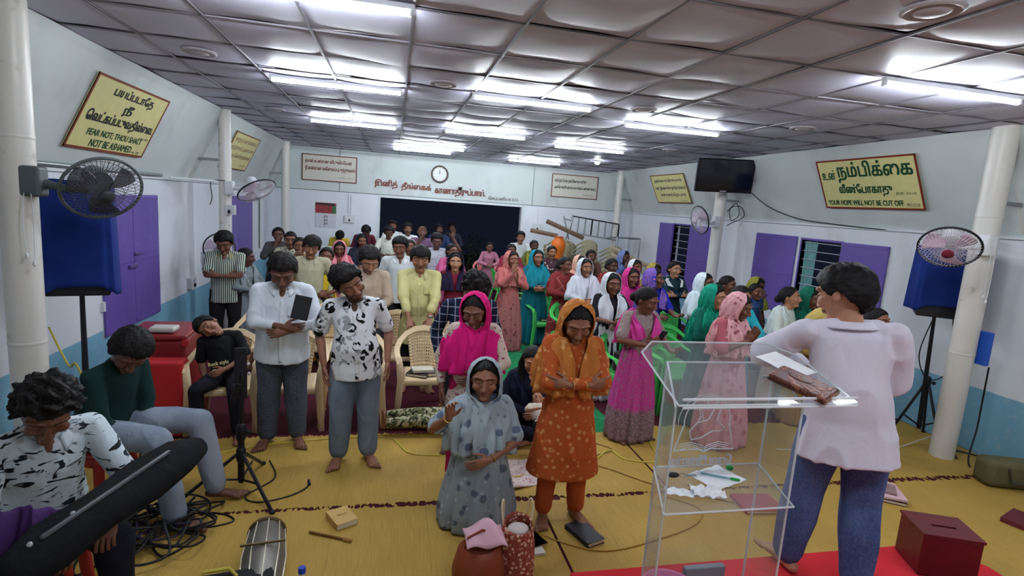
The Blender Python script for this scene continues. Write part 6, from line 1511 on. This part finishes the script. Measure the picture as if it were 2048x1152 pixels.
# ---- right front women
P_('woman in grey lace blouse and pink magenta saree reading a phone', (2.45, 4.92, .008), 14, 1.60, 'f', 'd', head=(24, 22, 0), hs=1.12, arms=('hold', 'palm'), top=('floral', (140, 122, 120), (176, 160, 158), (110, 90, 92), 40), sleeve=.42, hem=.10, bottom=('border', (184, 60, 140), (150, 120, 130), (104, 92, 96), .34), bstyle='skirt', skirt_r=.24,
   scarf=('plain', (206, 66, 150)), sstyle='shawl', vox=.0055, drop=.10, dropb=.2)
t = thing('mobile_phone', 'mobile phone in the hands of the pink magenta saree woman', 'phone', (2.54, 4.62, 1.14)); t.rotation_euler = (.5, .2, .3)
MB().box((0, 0, 0), (.075, .010, .15)).build('case', plain((30, 30, 36), .3), t, smooth=False, bevel=.003)
P_('woman in pink floral pallu over her head reading behind the lectern', (3.37, 4.74, 0), 18, 1.60, 'f', 'd', head=(26, 20, 0), hs=1.13, fat=.3, arms=('pray', 'pray'), top=('plain', (170, 90, 100)), sleeve=.5, bottom=('floral', (206, 146, 154), (184, 112, 126), (214, 160, 166), 8), bstyle='skirt', skirt_r=.26, scarf=('floral', (216, 162, 168), (150, 84, 96), (196, 130, 130), 17), vox=.0055, drop=.22, dropb=.24, closed=True)
P_('woman with glasses in bright green scarf behind the pink pallu woman', (3.44, 5.24, 0), 14, 1.60, 'f', 'l', head=(20, 6, 0), hs=1.12, fat=.2, arms=('clap', 'clap'), top=('plain', (16, 96, 82)), bottom=('plain', (20, 90, 84)), bstyle='skirt', scarf=('plain', (18, 140, 112)), vox=.006, drop=.18, dropb=.24, glasses=True, bangles=True, closed=True)
P_('woman in teal blouse with black bun, mostly hidden by the pink pallu', (3.83, 5.33, 0), 0, 1.60, 'f', 'm', head=(10, 10, 0), hs=1.12, top=('plain', (52, 176, 190)), bottom=('plain', (60, 120, 140)), bstyle='skirt', vox=.007, glasses=True)
P_('woman in white scarf with dark face hidden behind the green scarf woman', (4.14, 6.55, 0), 10, 1.58, 'f', 'd', head=(18, 4, 0), hs=1.12, fat=.3, arms=('clap', 'clap'), top=('plain', (206, 220, 226)), bottom=('plain', (30, 96, 96)), bstyle='skirt', scarf=('plain', (206, 218, 226)), vox=.007, drop=.22, dropb=.24, closed=True)
P_('dark haired woman looking right beside the hidden white scarf woman', (4.56, 6.66, 0), 12, 1.55, 'f', 'd', head=(22, 4, 0), hs=1.12, top=('plain', (120, 96, 100)), bottom=('plain', (80, 60, 70)), bstyle='skirt', scarf=('floral', (190, 150, 150), (110, 70, 80), (150, 120, 124), 20), sstyle='shawl', vox=.008)
P_('woman in olive green scarf against the purple shutter', (5.26, 6.98, 0), 6, 1.51, 'f', 'k', head=(10, 14, 0), hs=1.12, arms=('face', 'down'), top=('plain', (90, 62, 50)), bottom=('plain', (84, 66, 50)), bstyle='skirt', scarf=('plain', (140, 138, 58)), vox=.008, drop=.1)
P_('small child in blue frock held before the olive scarf woman', (4.72, 6.25, .35), 6, 1.14, 'f', 'd', head=(0, 4, 0), hs=1.30, arms=('down', 'down'), top=('floral', (40, 66, 110), (120, 60, 70), (30, 110, 120), 24), sleeve=.3, bottom=('floral', (40, 66, 110), (120, 60, 70), (30, 110, 120), 24), bstyle='skirt', vox=.008, group='children in the hall', legs=None)
o = MB().box((0, 0, .17), (.36, .34, .34)).build('wooden_stool', M_wood, None, bevel=.02, smooth=False); o.location = (4.72, 6.27, 0); tag(o, 'low wooden stool under the small child in the blue frock', 'stool')
P_('young woman in white shawl looking right, left of the preacher', (4.76, 5.66, 0), 16, 1.56, 'f', 'l', head=(26, -4, 0), hs=1.13, fat=.2, top=('plain', (200, 206, 200)), bottom=('plain', (180, 150, 130)), bstyle='skirt', scarf=('plain', (206, 216, 216)), sstyle='shawl', vox=.006, drop=.22, dropb=.22, eyes='open')
P_('woman in dark green scarf partly hidden by the face of the preacher', (5.03, 5.65, 0), 10, 1.56, 'f', 'd', head=(12, 10, 0), hs=1.12, top=('plain', (20, 70, 60)), bottom=('plain', (20, 70, 60)), bstyle='skirt', scarf=('plain', (20, 96, 76)), vox=.008, drop=.2, closed=True)
P_('bent woman in mustard yellow scarf just left of the preacher', (4.68, 5.22, 0), 30, 1.42, 'f', 'd', head=(24, 30, 0), hs=1.12, lean=10, top=('plain', (150, 120, 60)), bottom=('plain', (170, 132, 70)), bstyle='skirt', scarf=('plain', (196, 172, 100)), vox=.007, drop=.2, closed=True)
P_('person with glasses whose face shows behind the shoulder of the preacher', (4.86, 4.52, .008), 6, 1.52, 'f', 'm', head=(6, 4, 0), hs=1.12, top=('plain', (110, 110, 84)), bottom=('plain', (90, 90, 80)), bstyle='skirt', scarf=('plain', (122, 120, 92)), sstyle='shawl', vox=.008, glasses=True)
# ---- middle right women
P_('tall woman in white scarf with clasped hands and white kurta', (2.80, 7.58, 0), 4, 1.60, 'f', 'm', head=(4, 0, 0), hs=1.13, arms=('clasp', 'clasp'), top=('plain', (200, 204, 214)), hem=.4, flare=.06, bottom=('plain', (206, 210, 220)), bstyle='skirt', scarf=('plain', (210, 214, 224)), vox=.007, drop=.20, dropb=.24, fr=26)
P_('girl in white scarf over black sleeves with clasped hands', (2.60, 6.08, 0), 4, 1.58, 'f', 'd', head=(2, 4, 0), hs=1.12, arms=('clap', 'clasp'), top=('plain', (26, 26, 32)), sleeve=.45, hem=.4, flare=.05, bottom=('plain', (204, 208, 216)), bstyle='skirt', scarf=('plain', (208, 212, 220)), vox=.0065, drop=.22, dropb=.1, fr=26)
P_('woman in maroon saree with pale line pattern right of the teal saree', (2.60, 7.97, 0), 12, 1.58, 'f', 'd', head=(22, 2, 0), hs=1.12, arms=('clap', 'clap'), top=('plain', (120, 44, 44)), bottom=('lines', (122, 48, 46), (190, 130, 120)), bstyle='skirt', scarf=('lines', (122, 46, 44), (190, 120, 110)), sstyle='shawl', vox=.0075, drop=.22, dropb=.24)
P_('woman in teal blue saree over her head with clasped hands by the aisle', (2.35, 8.69, 0), 4, 1.60, 'f', 'm', head=(8, -2, 0), hs=1.12, fat=.3, arms=('clasp', 'clasp'), top=('plain', (24, 104, 120)), bottom=('plain', (22, 112, 126)), bstyle='skirt', skirt_r=.25, scarf=('plain', (30, 136, 152)), vox=.0075, drop=.2, dropb=.24, closed=True)
P_('woman in salmon pink patterned saree with praying hands in the aisle', (1.82, 8.23, 0), 8, 1.60, 'f', 'm', head=(14, 0, 0), hs=1.12, arms=('face', 'pray'), top=('plain', (176, 96, 96)), bottom=('floral', (170, 106, 104), (120, 66, 70), (196, 140, 130), 13), bstyle='skirt', scarf=('floral', (198, 122, 116), (140, 74, 78), (214, 160, 150), 14), vox=.0075, drop=.12, dropb=.2, closed=True)
P_('girl in mauve kurta with folded hands at the far end of the aisle', (2.22, 12.55, 0), 0, 1.42, 'f', 'd', head=(0, 10, 0), hs=1.15, arms=('clasp', 'clasp'), top=('plain', (166, 106, 128)), hem=.5, flare=.06, bottom=('plain', (150, 96, 110)), bstyle='narrow', vox=.009)
P_('man in white shirt standing by the right edge of the doorway', (2.94, 12.50, 0), -4, 1.71, 'm', 'm', head=(6, 0, 0), hs=1.13, top=('plain', (196, 204, 202)), bottom=('plain', (50, 50, 56)), beard=.3, vox=.009, collar=('plain', (200, 206, 206)))
P_('dark woman just behind the salmon pink saree woman', (2.29, 10.45, 0), 0, 1.56, 'f', 'k', head=(0, 8, 0), hs=1.12, top=('plain', (130, 40, 60)), bottom=('plain', (120, 40, 56)), bstyle='skirt', vox=.009)
P_('woman in green and yellow striped shawl behind the teal saree woman', (3.07, 11.68, 0), 0, 1.58, 'f', 'k', head=(6, 4, 0), hs=1.12, top=('plain', (90, 96, 50)), bottom=('plain', (80, 90, 60)), bstyle='skirt', scarf=('stripes', (110, 118, 56), (170, 150, 60), .05), sstyle='shawl', vox=.009, drop=.2)
P_('woman in dark brown dotted dupatta near the orange pot', (3.06, 10.24, 0), 6, 1.58, 'f', 'm', head=(-6, 6, 0), hs=1.12, top=('floral', (70, 44, 52), (190, 180, 180), (70, 44, 52), 16), bottom=('plain', (60, 44, 50)), bstyle='skirt', scarf=('floral', (72, 42, 52), (190, 180, 180), (90, 60, 66), 14), sstyle='shawl', vox=.009)
P_('woman in peach scarf half hidden behind the tall white scarf woman', (3.05, 8.51, 0), 4, 1.56, 'f', 'm', head=(10, 0, 0), hs=1.12, top=('plain', (206, 150, 130)), bottom=('plain', (206, 150, 130)), bstyle='skirt', scarf=('plain', (218, 168, 148)), vox=.009)
P_('woman in brown dress in front of the stacked beige chairs', (3.69, 9.74, 0), 2, 1.58, 'f', 'k', head=(2, 4, 0), hs=1.12, arms=('pray', 'pray'), top=('plain', (86, 58, 52)), bottom=('plain', (86, 56, 50)), bstyle='skirt', vox=.009)
P_('woman in brick red shawl behind the black sleeved girl', (3.54, 8.35, 0), 6, 1.56, 'f', 'k', head=(10, 6, 0), hs=1.12, arms=('pray', 'pray'), top=('plain', (120, 44, 42)), bottom=('plain', (116, 44, 42)), bstyle='skirt', scarf=('plain', (132, 54, 50)), sstyle='shawl', vox=.009, drop=.2)
P_('woman in blue patterned scarf next to the stacked beige chairs', (4.57, 10.21, 0), 6, 1.56, 'f', 'k', head=(24, 10, 0), hs=1.12, arms=('face', 'down'), top=('plain', (70, 84, 130)), bottom=('plain', (70, 84, 130)), bstyle='skirt', scarf=('floral', (110, 124, 170), (60, 76, 140), (150, 160, 190), 16), vox=.009, drop=.2)
P_('far woman in white scarf behind the magenta scarf girl', (3.94, 8.29, 0), 6, 1.56, 'f', 'd', head=(6, 2, 0), hs=1.12, top=('plain', (206, 210, 214)), bottom=('plain', (206, 210, 214)), bstyle='skirt', scarf=('plain', (210, 214, 218)), vox=.009, drop=.2)
P_('woman in olive yellow scarf beyond the blue and purple scarf', (4.13, 8.03, 0), 6, 1.54, 'f', 'k', head=(14, 16, 0), hs=1.12, top=('plain', (120, 106, 50)), bottom=('plain', (110, 96, 60)), bstyle='skirt', scarf=('plain', (150, 134, 62)), vox=.009)
P_('girl in magenta scarf between the black sleeved girl and the blue saree', (3.25, 6.93, 0), 6, 1.56, 'f', 'd', head=(4, 2, 0), hs=1.12, arms=('clap', 'clasp'), top=('plain', (170, 36, 110)), bottom=('plain', (150, 36, 100)), bstyle='skirt', scarf=('plain', (190, 50, 124)), vox=.0075, drop=.2)
P_('woman in royal blue saree with lilac and pink scarf, facing right', (3.43, 6.62, 0), 16, 1.60, 'f', 'd', head=(34, -2, 0), hs=1.12, arms=('clasp', 'palm'), top=('plain', (36, 44, 160)), sleeve=.5, bottom=('floral', (34, 40, 150), (60, 90, 180), (90, 60, 150), 7), bstyle='skirt', scarf=('floral', (112, 84, 160), (36, 46, 168), (190, 110, 160), 6), vox=.007, drop=.12, dropb=.2)
P_('girl in dark green dress with a white scarf round her neck and folded arms', (4.45, 7.94, 0), 4, 1.60, 'f', 'l', head=(4, 2, 0), hs=1.12, arms=('cross', 'cross'), top=('plain', (28, 50, 60)), hem=.45, flare=.06, bottom=('plain', (210, 212, 212)), bstyle='narrow', scarf=('plain', (214, 218, 218)), sstyle='shawl', vox=.007, eyes='open', drop=.0, dropb=-.1)
# ---- back left group
P_('woman in dark dress at the left wall with a raised hand to her mouth', (-1.96, 10.12, 0), 10, 1.65, 'f', 'k', head=(0, 6, 0), hs=1.12, arms=('face', 'down'), top=('plain', (62, 60, 64)), bottom=('plain', (30, 32, 44)), bstyle='skirt', vox=.009)
P_('close cropped person behind the woman with patterned cloth, rear left', (-1.61, 9.29, 0), 6, 1.65, 'm', 'd', head=(0, 8, 0), hs=1.13, hair=(.006, .005, 'man'), top=('floral', (176, 172, 150), (60, 60, 50), (120, 116, 96), 20), bottom=('plain', (50, 50, 50)), vox=.009)
P_('woman in brown yellow saree with folded hands at her chin, rear left', (-1.33, 8.40, 0), 4, 1.63, 'f', 'd', head=(6, 0, 0), hs=1.12, arms=('face', 'pray'), top=('plain', (150, 110, 66)), bottom=('plain', (140, 104, 70)), bstyle='skirt', vox=.0085)
P_('woman with tilted head in bright yellow blouse behind the print shirt man', (-0.89, 7.63, 0), 4, 1.58, 'f', 'd', head=(0, 2, 12), hs=1.12, top=('plain', (222, 190, 50)), sleeve=.5, bottom=('plain', (190, 150, 50)), bstyle='skirt', vox=.0085)
P_('woman in rose pink scarf with praying hands before the low partition', (-0.88, 9.55, 0), 4, 1.51, 'f', 'd', head=(2, 14, 0), hs=1.12, arms=('pray', 'pray'), top=('plain', (170, 80, 90)), bottom=('plain', (190, 110, 122)), bstyle='skirt', scarf=('plain', (214, 134, 146)), vox=.0085, drop=.2)
P_('man in yellow shirt bent forward behind the white partition', (-1.24, 13.55, 0), 0, 1.56, 'm', 'k', head=(0, 40, 14), hs=1.13, lean=26, arms=('low', 'low'), top=('plain', (206, 176, 72)), bottom=('plain', (60, 56, 50)), vox=.009)
P_('man in maroon shirt bowing his head behind the white partition', (-.68, 13.4, 0), 10, 1.66, 'm', 'k', head=(10, 36, 0), hs=1.13, lean=14, top=('plain', (84, 28, 40)), bottom=('plain', (50, 40, 44)), vox=.009)
P_('woman with pale hood edge in front of the white partition', (-0.58, 10.49, 0), 6, 1.58, 'f', 'd', head=(12, 6, 0), hs=1.12, top=('plain', (36, 36, 50)), bottom=('plain', (34, 34, 48)), bstyle='skirt', scarf=('plain', (40, 40, 56)), vox=.009, drop=.2)
P_('woman in lilac and crimson shawl behind the beige sweatshirt man', (-0.31, 8.73, 0), 10, 1.37, 'f', 'd', head=(20, 10, 0), hs=1.12, top=('plain', (150, 60, 100)), bottom=('plain', (120, 60, 110)), bstyle='skirt', scarf=('floral', (150, 110, 170), (190, 50, 90), (120, 130, 190), 8), sstyle='shawl', vox=.0085, drop=.2)
P_('dark haired man in white shirt at the left edge of the doorway', (-.10, 12.3, 0), 0, 1.66, 'm', 'k', head=(10, 10, 0), hs=1.13, top=('plain', (206, 208, 196)), sleeve=.45, bottom=('plain', (40, 40, 44)), hair=(.034, .018, 'man'), vox=.009, collar=('plain', (206, 208, 196)))
P_('man in white shirt outside the left side of the doorway', (-0.01, 13.84, 0), 0, 1.73, 'm', 'd', head=(-8, 0, 0), hs=1.13, top=('plain', (210, 212, 210)), bottom=('plain', (40, 40, 44)), beard=.5, vox=.010)
P_('man in white shirt with a moustache near the middle of the doorway', (0.33, 12.94, 0), 0, 1.73, 'm', 'd', head=(4, 0, 0), hs=1.13, top=('plain', (210, 212, 212)), bottom=('plain', (40, 40, 44)), beard=.3, vox=.010)
P_('bald man in purple grey shirt by the raised hands', (0.62, 12.12, 0), 0, 1.73, 'm', 'd', head=(6, 0, 0), hs=1.13, hair=(.004, .006, 'bald'), top=('plain', (96, 70, 92)), bottom=('plain', (50, 46, 56)), vox=.009)
P_('man in pale patterned shirt raising both open hands', (0.78, 9.96, 0), 0, 1.71, 'm', 'k', head=(0, 12, 0), hs=1.13, arms=('up', 'up'), top=('floral', (186, 184, 196), (140, 140, 156), (160, 160, 176), 20), sleeve=.4, bottom=('plain', (50, 50, 60)), vox=.008)
P_('man in navy shirt outside in the dark of the doorway', (1.14, 13.91, 0), 0, 1.71, 'm', 'k', head=(6, 0, 0), hs=1.13, top=('plain', (38, 50, 84)), bottom=('plain', (34, 36, 44)), vox=.010)
P_('barely lit man far outside the doorway right of the raised hands', (1.58, 15.07, 0), 0, 1.71, 'm', 'k', head=(0, 0, 0), hs=1.13, top=('plain', (36, 38, 52)), bottom=('plain', (30, 30, 40)), vox=.011)
P_('woman in pink saree touching her cheek behind the navy black scarf', (1.00, 9.37, 0), 8, 1.58, 'f', 'd', head=(20, 0, 0), hs=1.12, arms=('face', 'down'), top=('plain', (176, 80, 120)), bottom=('floral', (170, 80, 116), (120, 50, 90), (214, 150, 170), 14), bstyle='skirt', scarf=('floral', (176, 84, 120), (220, 160, 180), (130, 60, 100), 10), sstyle='shawl', vox=.009)
P_('woman in white scarf seen between two men in the middle left rows', (0.29, 9.77, 0), 4, 1.58, 'f', 'd', head=(4, 0, 0), hs=1.12, top=('plain', (160, 150, 140)), bottom=('plain', (150, 140, 130)), bstyle='skirt', scarf=('plain', (196, 196, 190)), vox=.009)
P_('woman in grey shawl turned away behind the striped polo man', (-1.98, 7.95, 0), 60, 1.48, 'f', 'k', head=(40, 10, 0), hs=1.12, fat=.2, top=('plain', (120, 130, 136)), bottom=('plain', (120, 128, 134)), bstyle='skirt', scarf=('floral', (132, 142, 148), (150, 160, 164), (110, 120, 126), 14), sstyle='shawl', vox=.008, drop=.22, dropb=.24)
